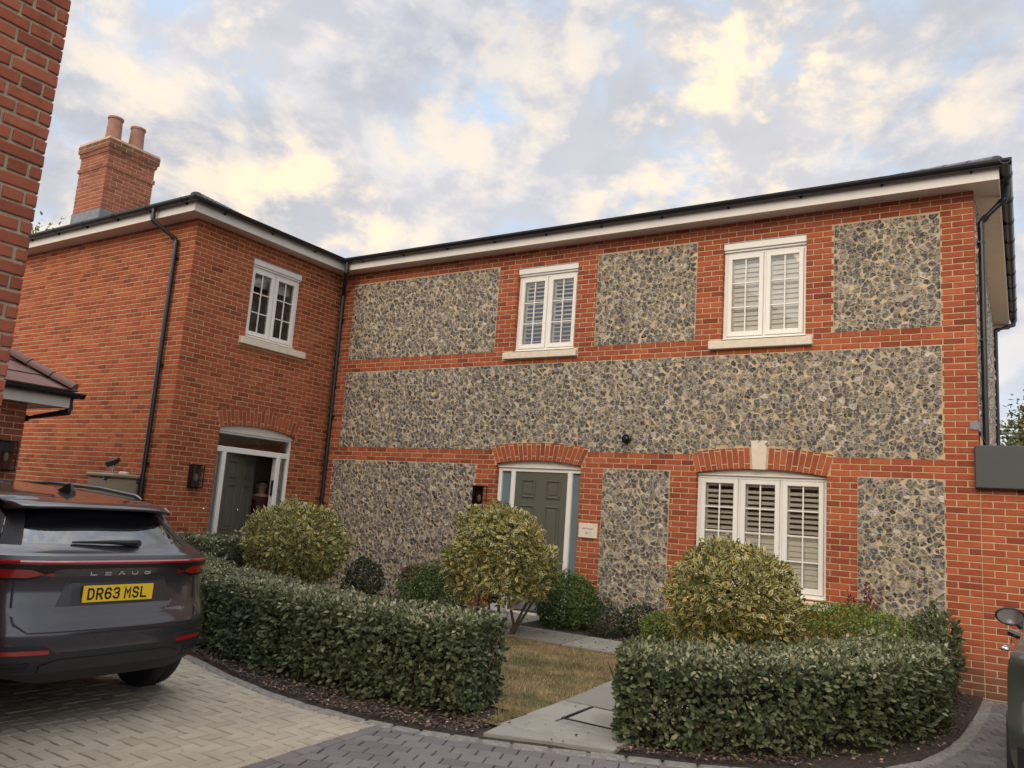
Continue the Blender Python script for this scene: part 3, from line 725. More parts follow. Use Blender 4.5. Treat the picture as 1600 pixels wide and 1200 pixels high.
# eaves
def eaves(parent, pts_f, soff_poly, holes=None):
    pass
OV = .274
sf = MB(); sf.prism([(0, -OV+.01), (XR+OV-.01, -OV+.01), (XR+OV-.01, 7+OV-.01), (0, 7+OV-.01)], ZS, ZS+.012)
for x in (2.4, 5.2, 8.0): sf.box((x, -OV+.012, ZS-.003), (x+.012, -.006, ZS))
for y in (1.2, 2.4, 3.9, 5.4, 6.9): sf.box((XR+.008, y, ZS-.003), (XR+OV-.012, y+.012, ZS))
sf.build('soffit', 'soffit', Ft)
fa = MB(); fa.box((OV, -OV, ZS-.008), (XR+OV, -OV+.02, ZS+.19)); fa.box((XR+OV-.02, -OV+.02, ZS-.008), (XR+OV, 7+OV, ZS+.19)); fa.box((0, 7+OV-.02, ZS-.008), (XR+OV-.02, 7+OV, ZS+.19))
fa.build('fascia', 'fascia', Ft)
def gutter(mb, a, b, side, brackets=.95, off=.0):
    a, b = V(a), V(b); d = (b-a).normalized(); side = V(side); L_ = (b-a).length; rd = .062; n = 8
    prof = [(math.cos(math.pi*i/n+math.pi)*rd, math.sin(math.pi*i/n+math.pi)*rd*1.05) for i in range(n+1)]
    prof = prof+[(x*.93, y*.93+.001) for x, y in prof[::-1]]
    def ring(p, k=1.0): return [p+side*(x*k)+V((0, 0, y*k)) for x, y in prof]
    vs = ring(a)+ring(b); m_ = len(prof); mb.add(vs, [(i, (i+1) % m_, m_+(i+1) % m_, m_+i) for i in range(m_)]+[list(range(m_))[::-1], [m_+i for i in range(m_)]])
    t_ = .45+off
    while t_ < L_-.2:
        for w_ in ((0,) if int(t_*10) % 4 else (-.03, .03)):
            p = a+d*(t_+w_); vs = ring(p-d*.012, 1.09)+ring(p+d*.012, 1.09); mb.add(vs, [(i, (i+1) % m_, m_+(i+1) % m_, m_+i) for i in range(m_)]+[list(range(m_))[::-1], [m_+i for i in range(m_)]])
        bp = a+d*t_-side*.062+V((0, 0, -.06)); mb.box((-.012, -.012, -.02), (.012, .012, .03), lambda x, y, z, bp=bp: tuple(bp+d*x+side*(y+.01)+V((0, 0, z)))); t_ += brackets
GZ = 5.935
gu = MB(); go = OV+.066
gutter(gu, (OV+.02, -go, GZ), (XR+go+.06, -go, GZ-.0), (0, -1, 0)); gutter(gu, (XR+go, -go-.06, GZ), (XR+go, 7+go, GZ), (1, 0, 0), .8)
gu.build('gutter', 'black', Ft)
def pipe(mb, pts, clips=(), rad=.034, wall_dir=(0, 1, 0)):
    mb.tube(pts, rad, 12)
    for i in range(1, len(pts)-1):
        p = V(pts[i]); 
        for q in (pts[i-1], pts[i+1]):
            dd = (V(q)-p).normalized(); mb.tube([p+dd*.02, p+dd*.085], rad*1.16, 12)
    wd = V(wall_dir)
    for c in clips:
        c = V(c); mb.tube([c+V((0, 0, -.014)), c+V((0, 0, .014))], rad*1.18, 12); s_ = wd.cross(V((0, 0, 1)))
        mb.box((-.055, .02, -.012), (.055, .045, .012), lambda x, y, z, c=c, s_=s_: tuple(c+s_*x+wd*y+V((0, 0, z))))
pp = MB(); pipe(pp, [(.40, -.33, 5.90), (.40, -.33, 5.70), (.10, -.055, 5.36), (.10, -.055, .06)], [(.10, -.055, z) for z in (4.9, 3.1, 1.4)]); pp.build('downpipe', 'black', Ft)
pp = MB(); pipe(pp, [(XR+go, .27, 5.88), (XR+go-.02, .3, 5.72), (10.31, .3, 5.46), (10.31, .3, 2.70)], [(10.31, .3, z) for z in (5.2, 4.0)], wall_dir=(-1, 0, 0)); pp.build('downpipe', 'black', Ft)
pp = MB(); pipe(pp, [(XR+go, 7.05, 5.88), (XR+go, 7.05, 5.78), (10.29, 6.7, 5.60), (10.29, 6.7, 2.70)], [(10.29, 6.7, z) for z in (5.1,)], wall_dir=(-1, 0, 0)); pp.build('downpipe', 'black', Ft)
vt = MB(); vt.lathe([(.068, -.02), (.068, -.05), (.055, -.055), (.05, -.03), (.001, -.03)], (5.945, 0, 2.748), 'y', 24); vt.lathe([(.03, -.03), (.034, -.075), (.02, -.08)], (5.945, 0, 2.745), 'y', 16); vt.build('flue_vent', 'black', Ft)
lf = MB(); lf.box((10.165, -.014, 2.90), (XR+.008, .0, 2.985)); lf.box((XR+.0075, -.0135, 2.88), (XR+.022, .5, 2.98)); lf.add([(XR+.010, -.012, 2.89), (XR+.010, .4, 2.89), (XR+.10, .4, 2.7), (XR+.09, -.012, 2.7)], [(0, 1, 2, 3)]); lf.build('lead_flashing', 'lead', Ft)
# roof
rf = MB(); RZ = GZ+.012; pt_ = math.tan(math.radians(22)); e0 = -go+.03; W2 = (7+2*OV)/2
ridge_z = RZ+pt_*W2; yr = 3.5; xl = -1.5; xr = XR+OV+.05; yb = 7+OV+.05
def slope_rows(mb, A, B_, C_, D_, rows, th=.012):
    """tiled slope: A-B eaves edge, D-C top edge, each course lapped over the one below"""
    A, B_, C_, D_ = map(V, (A, B_, C_, D_)); n = (B_-A).cross(D_-A).normalized()
    if n.z < 0: n = -n
    for i in range(rows):
        f0, f1 = i/rows, (i+1)/rows
        p = [A.lerp(D_, f0)+n*th, B_.lerp(C_, f0)+n*th, B_.lerp(C_, f1), A.lerp(D_, f1)]; q = [A.lerp(D_, f0), B_.lerp(C_, f0)]
        mb.add([*p, *q], [(0, 1, 2, 3), (4, 5, 1, 0)])
slope_rows(rf, (xl, e0, RZ), (xr, e0, RZ), (xr-W2, yr, ridge_z), (xl, yr, ridge_z), 26)
slope_rows(rf, (xr, e0, RZ), (xr, yb, RZ), (xr-W2, yr, ridge_z), (xr-W2, yr, ridge_z), 26)
slope_rows(rf, (xr, yb, RZ), (xl, yb, RZ), (xl, yr, ridge_z), (xr-W2, yr, ridge_z), 26)
roof = rf.build('roof', 'slate', Ft)
rt = MB()
def ridge_tiles(mb, a, b, rad=.085, ln=.40):
    a, b = V(a), V(b); d = (b-a).normalized(); n = max(1, int((b-a).length/ln)); s_ = d.cross(V((0, 0, 1))).normalized(); u_ = s_.cross(d)
    for i in range(n):
        p0, p1 = a+d*(i*ln), a+d*((i+1)*ln-.012); K = 8; vs = []
        for p, rr in ((p0, rad*1.08), (p1, rad)):
            for k in range(K+1): t_ = math.pi*k/K; vs.append(p+s_*math.cos(t_)*rr+u_*(math.sin(t_)*rr*.75-.01))
        mb.add(vs, [(k, k+1, K+2+k, K+1+k) for k in range(K)]+[list(range(K+1))])
ridge_tiles(rt, (xr-.06, e0+.06, RZ+.03), (xr-W2, yr, ridge_z+.02)); ridge_tiles(rt, (xr-W2, yr, ridge_z+.02), (xl, yr, ridge_z+.02)); rt.build('ridge_tile', 'slate', roof)

# =================================================================== BRICK WING
Wt = thing('brick_house', (-3, -1, 0), 'plain red brick wing with a chimney and an open grey front door', 'house')
YC = -3.171; a_d1 = Arch(-2.293, -.737, 2.617, .085, .300, .10)
wr = [(-2.045, -.967, 4.146, 5.504), (-2.293, -.737, .15, 2.71)]
wb = MB(); sheet(wb, BD, YC, 0, -.1, ZS+.15, wr)
for r_ in wr: reveals(wb, BD, r_, .30)
lay(wb, BD, YC, -.002, 0, ZS+.05, [*wr, (-2.158, -.77, 4.00, 4.146), a_d1.excl], anchor=YC, phase=0, ext=(.004, 0))
for (u0_, u1_, z0_, z1_) in wr:
    for u_, sg in ((u0_, 1), (u1_, -1)):
        Bq = basis((0, u_, 0), (-1, 0, 0), (0, sg, 0)); lay(wb, Bq, 0, .08, z0_, z1_, anchor=0)
sheet(wb, BL_, 0, 7.5, -.1, ZS+.15); lay(wb, BL_, 0, 7.5, 0, ZS+.05, anchor=0, phase=1, ext=(.004, 0))
wb.add([(-7.5, YC, -.1), (-7.5, 7, -.1), (-7.5, 7, ZS+.1), (-7.5, YC, ZS+.1)], [(0, 1, 2, 3)], 0); wb.add([(-7.5, 7, -.1), (0, 7, -.1), (0, 7, ZS+.1), (-7.5, 7, ZS+.1)], [(0, 1, 2, 3)], 0)
wb.build('wall', ['mortar', 'brick_wing'], Wt)
a_d1.build(BD, Wt, ['mortar', 'brick_wing'])
window(BD, -2.045, -.967, 4.146, 5.504, 2, 3, Wt, head=.15, sill=(-2.154, -.775, 4.005, 4.12))
bl = MB(); bl.box((-2.0, -.24, 5.08), (-1.0, -.23, 5.36), lambda x, y, z: BD(x, y, z)); bl.build('roller_blind', 'upvc', Wt)
z0d = .17
df = door_frame(BD, -2.293, -.737, z0d, 2.30, ((-2.293, -2.245), (-2.125, -2.045), (-1.020, -.925), (-.795, -.737)), Wt, heads=((2.24, 2.33), (2.53, 2.565)))
X_ = lambda x, y, z: BD(x, y, z)
for a_, b_ in ((-2.293, -2.25), (-.78, -.737)): hb = MB(); hb.box((a_, -.175, 2.33), (b_, -.075, 2.53), X_); hb.build('fanlight_post', 'upvc', df)
head_board(BD, a_d1, 2.565, Wt)
gp = MB()
for a, b_, c_, d_ in ((-2.245, -2.125, z0d+.3, 2.24), (-.925, -.795, z0d+.3, 2.24), (-2.25, -.78, 2.33, 2.53)): gp.add([BD(a, -.12, c_), BD(b_, -.12, c_), BD(b_, -.12, d_), BD(a, -.12, d_)], [(0, 1, 2, 3)])
gp.build('pane', 'glass', df)
for a, b_ in ((-2.245, -2.125), (-.925, -.795)):
    lo = MB()
    lo.box((a, -.16, z0d), (b_, -.09, z0d+.3), X_); lo.box((a-.02, -.215, 2.17), (b_+.02, -.185, 2.24), X_)
    lo.box((a-.02, -.215, z0d+.3), (a+.012, -.185, 2.17), X_); lo.box((b_-.012, -.215, z0d+.3), (b_+.02, -.185, 2.17), X_)
    z = z0d+.36
    while z < 2.15:
        tl = math.radians(8 if z > 1.25 else 72); c_, s_ = math.cos(tl)*.034, math.sin(tl)*.034
        lo.add([BD(a+.01, -.2-c_, z-s_), BD(b_-.01, -.2-c_, z-s_), BD(b_-.01, -.2+c_, z+s_), BD(a+.01, -.2+c_, z+s_), BD(a+.01, -.2-c_, z-s_-.009), BD(b_-.01, -.2-c_, z-s_-.009), BD(b_-.01, -.2+c_, z+s_-.009), BD(a+.01, -.2+c_, z+s_-.009)], [(0, 1, 2, 3), (4, 5, 6, 7), (3, 2, 6, 7), (0, 1, 5, 4)]); z += .066
    lo.build('shutter', 'upvc', df)
th = math.radians(22); ud = V((-math.sin(th), math.cos(th), 0)); ndv = V((math.cos(th), math.sin(th), 0))
B1 = basis(BD(-2.043, -.095, z0d+.01), ud, ndv)
dl1 = door_leaf(B1, 1.0, 2.24-z0d-.014, Wt)
kn = MB(); kp = V(B1(.5, 0, 1.15)); kn.tube([kp, kp+ndv*.03, kp+ndv*.05], [.012, .012, .02], 12); kn.build('door_knob', 'chrome', dl1, smooth=True)
lb = MB(); lb.box((.30, .0, .62), (.62, .008, .69), lambda x, y, z: B1(x, y, z)); lb.build('letter_plate', 'black', dl1)
hk = MB(); hk.box((-1.045, -.12, 1.60), (-1.022, -.085, 1.86), X_); hk.build('strike_plate', 'black', df)
st_ = MB(); st_.box((-2.28, -.3, .12), (-.745, .06, z0d), X_, bev=.006); st_.build('door_step', 'stone', Wt)
im = MB(); im.add([(-7, YC+.05, .14), (-.02, YC+.05, .14), (-.02, 6.9, .14), (-7, 6.9, .14)], [(0, 1, 2, 3)]); im.add([(-2.2, YC+.1, .15), (-2.2, 2, .15), (-2.2, 2, 2.8), (-2.2, YC+.1, 2.8)], [(0, 1, 2, 3)]); im.add([(-.3, .9, .15), (-2.2, .9, .15), (-2.2, .9, 2.8), (-.3, .9, 2.8)], [(0, 1, 2, 3)])
for z in (2.85, 3.0): im.add([(-7, YC+.05, z), (-.05, YC+.05, z), (-.05, 6.9, z), (-7, 6.9, z)], [(0, 1, 2, 3)])
im.add([(-2.4, YC+.1, 3), (-2.4, 3, 3), (-2.4, 3, 5.7), (-2.4, YC+.1, 5.7)], [(0, 1, 2, 3)]); im.build('inner_wall', 'wall_in', Wt)
db = MB(); db.lathe([(.022, 0), (.022, .012), (.012, .02)], (0, -2.405, 1.325), 'x', 16); db.build('door_bell', 'chrome', Wt, smooth=True)
sf = MB(); sf.prism([(-7.5-OV, YC-OV+.01), (OV-.01, YC-OV+.01), (OV-.01, -OV+.012), (0, -OV+.012), (0, 7+OV), (-7.5-OV, 7+OV)], ZS, ZS+.012)
for x in (-.9, -3.3, -5.7): sf.box((x, YC-OV+.012, ZS-.003), (x+.012, YC-.006, ZS))
for y in (-2.2, -1.0): sf.box((.008, y, ZS-.003), (OV-.012, y+.012, ZS))
sf.build('soffit', 'soffit', Wt)
fa = MB(); fa.box((-7.5-OV, YC-OV, ZS-.008), (OV, YC-OV+.02, ZS+.19)); fa.box((OV-.02, YC-OV+.02, ZS-.008), (OV, -OV+.0, ZS+.19)); fa.build('fascia', 'fascia', Wt)
gu = MB(); gutter(gu, (-7.5-OV, YC-go, GZ), (go+.062, YC-go, GZ), (0, -1, 0), .9, .2); gutter(gu, (go, YC-go-.06, GZ), (go, -go+.07, GZ), (1, 0, 0), .95, .2); gu.build('gutter', 'black', Wt)
pp = MB(); pipe(pp, [(-.66, YC-go, 5.88), (-.66, YC-go, 5.70), (-.40, YC-.06, 5.43), (-.40, YC-.06, .05)], [(-.40, YC-.06, z) for z in (5.15, 3.45, 1.95)]); pp.build('downpipe', 'black', Wt)
rf = MB(); xw0, xw1 = -7.5-OV, OV+.05; ys = YC-OV-.05; hw = (xw1-xw0)/2; xm = (xw0+xw1)/2; rz = RZ+pt_*hw; yb = 7+OV
slope_rows(rf, (xw1, ys, RZ), (xw1, yb, RZ), (xm, yb, rz), (xm, ys+hw, rz), 26); slope_rows(rf, (xw0, ys, RZ), (xw1, ys, RZ), (xm, ys+hw, rz), (xm, ys+hw, rz), 26)
slope_rows(rf, (xw0, yb, RZ), (xw0, ys, RZ), (xm, ys+hw, rz), (xm, yb, rz), 26); rf.add([(xw0, yb, RZ), (xw1, yb, RZ), (xm, yb, rz)], [(0, 1, 2)])
roof = rf.build('roof', 'slate', Wt)
rt = MB(); ridge_tiles(rt, (xw1-.05, ys+.05, RZ+.03), (xm, ys+hw, rz+.02)); ridge_tiles(rt, (xm, ys+hw, rz+.02), (xm, yb, rz+.02)); rt.build('ridge_tile', 'slate', roof)
# chimney
cx0, cx1, cy0, cy1 = -4.09, -3.18, -3.0, -2.09
ch = MB()
def stack(mb, g_, z0, z1):
    a, b, c_, d_ = cx0-g_, cx1+g_, cy0-g_, cy1+g_
    mb.box((a, c_, z0), (b, d_, z1), mi=0)
    for Bq, ln, ph in ((basis((b, c_, 0), (-1, 0, 0), (0, -1, 0)), b-a, 0), (basis((b, c_, 0), (0, 1, 0), (1, 0, 0)), d_-c_, 1), (basis((a, d_, 0), (1, 0, 0), (0, 1, 0)), b-a, 0), (basis((a, d_, 0), (0, -1, 0), (-1, 0, 0)), d_-c_, 1)):
        lay(mb, Bq, 0, ln, z0, z1, anchor=0, phase=ph, ext=(.004, .004))
stack(ch, 0, 5.95, 7.275); stack(ch, .022, 7.275, 7.35); stack(ch, .0, 7.35, 7.575); stack(ch, .025, 7.575, 7.65); stack(ch, .05, 7.65, 7.80)
ch.prism([(cx0-.05, cy0-.05), (cx1+.05, cy0-.05), (cx1+.05, cy1+.05), (cx0-.05, cy1+.05)], 7.80, 7.835, 0)
chm = ch.build('chimney', ['mortar', 'brick_chim'], Wt)
lf = MB(); lf.box((cx0-.015, cy0-.015, 5.95), (cx1+.015, cy1+.015, 6.47)); lf.build('lead_flashing', 'lead', chm)
for (x, y) in ((-3.44, -2.83), (-3.44, -2.38)):
    po = MB(); po.lathe([(.14, 7.80), (.137, 7.9), (.122, 8.27), (.122, 8.29), (.138, 8.295), (.138, 8.33), (.11, 8.33), (.108, 8.0)], (x, y, 0), 'z', 24); po.build('chimney_pot', 'pot', chm, smooth=False)

# =================================================================== BRICK EXTENSION on the right
Et = thing('brick_extension', (13, 0, 0), 'single storey red brick extension with a flat dark grey parapet at the right edge', 'building')
eb = MB(); Bx = basis((0, .004, 0), (1, 0, 0), (0, -1, 0)); sheet(eb, Bx, XR+.001, 16, -.1, 2.3); lay(eb, Bx, XR+.014, 16, 0, 2.3, anchor=XR+.014, phase=0)
eb.add([(XR+.02, .02, 2.3), (16, .02, 2.3), (16, 6, 2.3), (XR+.02, 6, 2.3)], [(0, 1, 2, 3)], 0); eb.add([(16, .004, 0), (16, 6, 0), (16, 6, 2.3), (16, .004, 2.3)], [(0, 1, 2, 3)], 0)
eb.build('wall', ['mortar', 'brick'], Et)
pb = MB(); pb.box((10.205, -.10, 2.235), (16.2, .40, 2.715), bev=.012); pb.build('parapet', 'greybox', Et)

# =================================================================== OUTBUILDING with tiled roof (left)
Gt = thing('tiled_outbuilding', (-1, -7, 0), 'small brick outbuilding with a clay tile hip roof and white fascia at the left edge', 'building')
GX, GY = .506, -5.46; gz_ = 2.50
gb = MB(); Bg = basis((GX, GY, 0), (0, -1, 0), (1, 0, 0)); sheet(gb, Bg, 0, 4.5, -.1, gz_+.2); lay(gb, Bg, 0, 4.5, 0, gz_+.1, anchor=0, ext=(.004, 0))
Bg2 = basis((GX, GY, 0), (-1, 0, 0), (0, 1, 0)); sheet(gb, Bg2, 0, 4, -.1, gz_+.2); lay(gb, Bg2, 0, 4, 0, gz_+.1, anchor=0, phase=1, ext=(.004, 0))
gb.add([(GX-4, GY, 0), (GX-4, GY-4.5, 0), (GX-4, GY-4.5, gz_), (GX-4, GY, gz_)], [(0, 1, 2, 3)], 0); gb.add([(GX, GY-4.5, 0), (GX-4, GY-4.5, 0), (GX-4, GY-4.5, gz_), (GX, GY-4.5, gz_)], [(0, 1, 2, 3)], 0)
gb.build('wall', ['mortar', 'brick_near'], Gt)
go2 = .274; ex1, ey1, ex0, ey0 = GX+go2, GY+.36, GX-4-go2, GY-4.5-go2
sf = MB(); sf.prism([(ex0, ey0), (ex1-.01, ey0), (ex1-.01, ey1-.01), (ex0, ey1-.01)], gz_, gz_+.012); sf.build('soffit', 'soffit', Gt)
fa = MB(); fa.box((ex1-.02, ey0, gz_-.008), (ex1, ey1, gz_+.19)); fa.box((ex0, ey1-.02, gz_-.008), (ex1-.02, ey1, gz_+.19)); fa.build('fascia', 'fascia', Gt)
gu = MB(); gg = gz_+.175; gutter(gu, (ex1+.066, ey0, gg), (ex1+.066, ey1+.12, gg), (1, 0, 0)); gutter(gu, (ex0, ey1+.066, gg), (ex1+.12, ey1+.066, gg), (0, 1, 0)); gu.build('gutter', 'black', Gt)
pp = MB(); pipe(pp, [(GX+.16, ey1+.066, gg-.05), (GX+.16, ey1+.066, gg-.22), (GX-.2, GY+.05, gg-.36), (GX-.2, GY+.05, .05)]); pp.build('downpipe', 'black', Gt)
rf = MB(); zz = gg+.02; hw = 2.2; pz = math.tan(math.radians(33)); A_ = (ex1+.05, ey1+.05); top = ((ex1+ex0)/2, ey1-hw-.0)
def tiles(mb, A, B_, apexA, apexB, course=.26, tw=.17):
    A, B_, C_, D_ = V(A), V(B_), V(apexB), V(apexA); n = (B_-A).cross(D_-A).normalized()
    if n.z < 0: n = -n
    H = (((C_+D_)/2)-((A+B_)/2)).length; rows = max(2, int(H/course))
    for i in range(rows):
        a0, b0 = A.lerp(D_, i/rows), B_.lerp(C_, i/rows); a1, b1 = A.lerp(D_, (i+1.06)/rows), B_.lerp(C_, (i+1.06)/rows); L0 = (b0-a0).length; k = max(1, int(L0/tw)); dirn = (b0-a0).normalized()
        for j in range(k):
            p0, p1 = a0.lerp(b0, j/k)+dirn*.002, a0.lerp(b0, (j+1)/k)-dirn*.002; q0, q1 = a1.lerp(b1, j/k), a1.lerp(b1, (j+1)/k); t_ = n*(.020+random.uniform(-.002, .002))
            mb.add([p0, p1, q1, q0, p0+t_, p1+t_, q1+n*.004, q0+n*.004], [(4, 5, 6, 7), (0, 1, 5, 4), (1, 2, 6, 5), (3, 0, 4, 7)])
zt_ = zz+pz*hw; ridge_n = (top[0], ey1+.05-2.32, zz+pz*2.32)
rn0 = (top[0], ey0+2.3, ridge_n[2])
tiles(rf, (A_[0], A_[1], zz), (A_[0], ey0, zz), ridge_n, rn0); tiles(rf, (ex0, A_[1], zz), (A_[0], A_[1], zz), ridge_n, ridge_n); tiles(rf, (ex0, ey0, zz), (ex0, A_[1], zz), rn0, ridge_n)
roof = rf.build('roof', 'claytile', Gt)
rt = MB(); ridge_tiles(rt, (A_[0]-.03, A_[1]-.03, zz+.04), (ridge_n[0], ridge_n[1], ridge_n[2]+.03), .10, .30); ridge_tiles(rt, (ridge_n[0], ridge_n[1], ridge_n[2]+.03), (rn0[0], rn0[1], rn0[2]+.03), .10, .3); rt.build('ridge_tile', 'claytile', roof)

# =================================================================== NEAR BRICK BUILDING (left edge)
Nt = thing('near_building', (3, -12, 0), 'tall dark red brick wall corner in Flemish bond filling the top left edge', 'building')
nb = MB(); Bn = basis((6.333, -8.408, 0), (0, -1, 0), (1, 0, 0)); sheet(nb, Bn, 0, 9, -.1, 6.2); 
lay(nb, Bn, 0, 3.2, 0, 6.2, anchor=-.17, flemish=True, jit=.003, out=.011, ext=(.006, 0), jw=.0085); lay(nb, Bn, 3.2, 9, 0, 6.2, anchor=0, out=.009)
Bn2 = basis((6.333, -8.408, 0), (-1, 0, 0), (0, 1, 0)); sheet(nb, Bn2, 0, 6, -.1, 6.2); lay(nb, Bn2, 0, 6, 0, 6.2, anchor=0, phase=1, out=.009, jit=.002, ext=(.006, 0))
for q_ in ([(.333, -8.408, 0), (.333, -17.4, 0), (.333, -17.4, 6.2), (.333, -8.408, 6.2)], [(6.333, -17.4, 0), (.333, -17.4, 0), (.333, -17.4, 6.2), (6.333, -17.4, 6.2)]): nb.add(q_, [(0, 1, 2, 3)], 0)
nb.build('wall', ['mortar_near', 'brick_near'], Nt)

nr_ = MB(); a0, a1, b0, b1, zr = .05, 6.62, -17.7, -8.12, 6.2; ty = math.tan(math.radians(40)); hx = (a1-a0)/2
slope_rows(nr_, (a1, b0, zr), (a1, b1, zr), (a1-hx, b1-hx, zr+ty*hx), (a1-hx, b0+hx, zr+ty*hx), 16); slope_rows(nr_, (a0, b1, zr), (a0, b0, zr), (a1-hx, b0+hx, zr+ty*hx), (a1-hx, b1-hx, zr+ty*hx), 16)
slope_rows(nr_, (a1, b1, zr), (a0, b1, zr), (a1-hx, b1-hx, zr+ty*hx), (a1-hx, b1-hx, zr+ty*hx), 16); slope_rows(nr_, (a0, b0, zr), (a1, b0, zr), (a1-hx, b0+hx, zr+ty*hx), (a1-hx, b0+hx, zr+ty*hx), 16)
nr_.prism([(a0, b0), (a1, b0), (a1, b1), (a0, b1)], zr-.15, zr-.002, 0); nr_.build('roof', 'slate', Nt)

# added unseen house behind the camera to shade low sky and feed reflections
Ot = thing('added_unseen_house', (11, -30, 0), 'added brick house out of view behind the camera, mirrored in the window glass', 'house')
ob = MB(); ob.box((-4, -36, 0), (26, -27, 6.0), mi=0); Bo = basis((26, -27, 0), (-1, 0, 0), (0, 1, 0)); 
for k in range(7):
    for z_ in (1.0, 3.8): sheet(ob, Bo, 2+k*4, 3.2+k*4, z_, z_+1.3, o=.02, mi=1)
ob.build('wall', ['brick', 'carglass'], Ot)
orf = MB(); slope_rows(orf, (-4.4, -26.6, 6), (26.4, -26.6, 6), (22, -31.5, 9.6), (0, -31.5, 9.6), 14); slope_rows(orf, (26.4, -36.4, 6), (-4.4, -36.4, 6), (0, -31.5, 9.6), (22, -31.5, 9.6), 14); slope_rows(orf, (26.4, -26.6, 6), (26.4, -36.4, 6), (22, -31.5, 9.6), (22, -31.5, 9.6), 14); slope_rows(orf, (-4.4, -36.4, 6), (-4.4, -26.6, 6), (0, -31.5, 9.6), (0, -31.5, 9.6), 14); orf.build('roof', 'slate', Ot)

# =================================================================== WALL LANTERNS, PLAQUES
def lantern(B, u, z, label, proto=None):
    t_ = thing('wall_lantern', B(u, 0, z), label, 'wall lamp', 'black box lanterns on the house walls')
    w_, h, dp = .20, .35, .12; X = lambda x, y, zz: B(u+x, y, z+zz); f = MB(); e = .012
    f.box((-w_/2, .004, 0), (w_/2, .016, h), X)
    for x in (-w_/2, w_/2-e): f.box((x, dp-e, 0), (x+e, dp, h), X); 
    for zz in (0, h-e*1.3):
        f.box((-w_/2, .016, zz), (w_/2, dp, zz+e*.5), X) if zz else f.box((-w_/2, .016, 0), (w_/2, dp, e*.8), X)
        f.box((-w_/2, dp-e, zz), (w_/2, dp, zz+e*1.3), X); f.box((-w_/2, .016, zz), (-w_/2+e, dp, zz+e*1.3), X); f.box((w_/2-e, .016, zz), (w_/2, dp, zz+e*1.3), X)
    f.build('frame', 'black', t_)
    g_ = MB(); g_.add([X(-w_/2+.004, dp-.005, .01), X(w_/2-.004, dp-.005, .01), X(w_/2-.004, dp-.005, h-.01), X(-w_/2+.004, dp-.005, h-.01)], [(0, 1, 2, 3)])
    for x in (-w_/2+.004, w_/2-.004): g_.add([X(x, .017, .01), X(x, dp-.006, .01), X(x, dp-.006, h-.01), X(x, .017, h-.01)], [(0, 1, 2, 3)])
    g_.build('pane', 'lampglass', t_)
    b = MB(); c = V(X(0, .065, 0)); b.tube([c+V((0, 0, .10)), c+V((0, 0, .12)), c+V((0, 0, .15)), c+V((0, 0, .19)), c+V((0, 0, .215))], [.012, .022, .03, .024, .008], 14); b.build('bulb', 'bulb', t_, smooth=True)
    s_ = MB(); s_.tube([c+V((0, 0, .008)), c+V((0, 0, .10))], .016, 12); s_.build('lamp_holder', 'black', t_)
    return t_
lantern(BF, 3.515, 1.635, 'black box lantern on flint wall left of the closed front door')
lantern(BD, -2.655, 1.64, 'black box lantern on brick wall left of the open front door')
lantern(basis((GX, 0, 0), (0, 1, 0), (1, 0, 0)), -5.63, 1.68, 'black box lantern on the tiled outbuilding at the left edge')
def text_mesh(txt, size, B, mt, name, parent, width=None, ext=.001, spacing=1.0, bold=0):
    cu_ = bpy.data.curves.new(name, 'FONT'); cu_.body = txt; cu_.size = size; cu_.align_x = 'CENTER'; cu_.align_y = 'CENTER'; cu_.extrude = ext; cu_.space_character = spacing; cu_.offset = bold
    tmp = bpy.data.objects.new('tmp', cu_); sc.collection.objects.link(tmp); bpy.context.view_layer.update()
    me = bpy.data.meshes.new_from_object(tmp.evaluated_get(bpy.context.evaluated_depsgraph_get())); bpy.data.objects.remove(tmp)
    xs = [v.co.x for v in me.vertices]; k = width/(max(xs)-min(xs)) if width else 1; xc = (max(xs)+min(xs))/2; yc_ = (max(v.co.y for v in me.vertices)+min(v.co.y for v in me.vertices))/2
    mb = MB(); mb.v = [B((v.co.x-xc)*k, v.co.z, v.co.y-yc_) for v in me.vertices]; mb.f = [list(p.vertices) for p in me.polygons]; mb.m = [0]*len(mb.f)
    bpy.data.meshes.remove(me); return mb.build(name, mt, parent)
pq = thing('house_plaque', (5.405, 0, 1.43), 'cream stone plaque reading HAYWARD on the brick pillar right of the closed door', 'house sign')
q = MB(); q.box((5.258, -.024, 1.326), (5.553, -.005, 1.531), bev=.003); q.build('plate', 'plaque', pq)
text_mesh('HAYWARD', .034, basis((5.405, -.0245, 1.455), (1, 0, 0), (0, -1, 0)), 'ink', 'lettering', pq, width=.17, spacing=1.4)
text_mesh('No. 2', .028, basis((5.405, -.0245, 1.395), (1, 0, 0), (0, -1, 0)), 'ink', 'lettering', pq, width=.065)
pq2 = thing('house_plaque', (0, -.45, 1.43), 'pale stone plaque mostly hidden by shrub right of the open front door', 'house sign')
q = MB(); q.box((.005, -.60, 1.335), (.024, -.30, 1.535), bev=.003); q.build('plate', 'plaque', pq2)
text_mesh('H', .15, basis((3.925, .114, 1.735), (1, 0, 0), (0, -1, 0)), 'ink', 'lettering', Ft, width=.085)

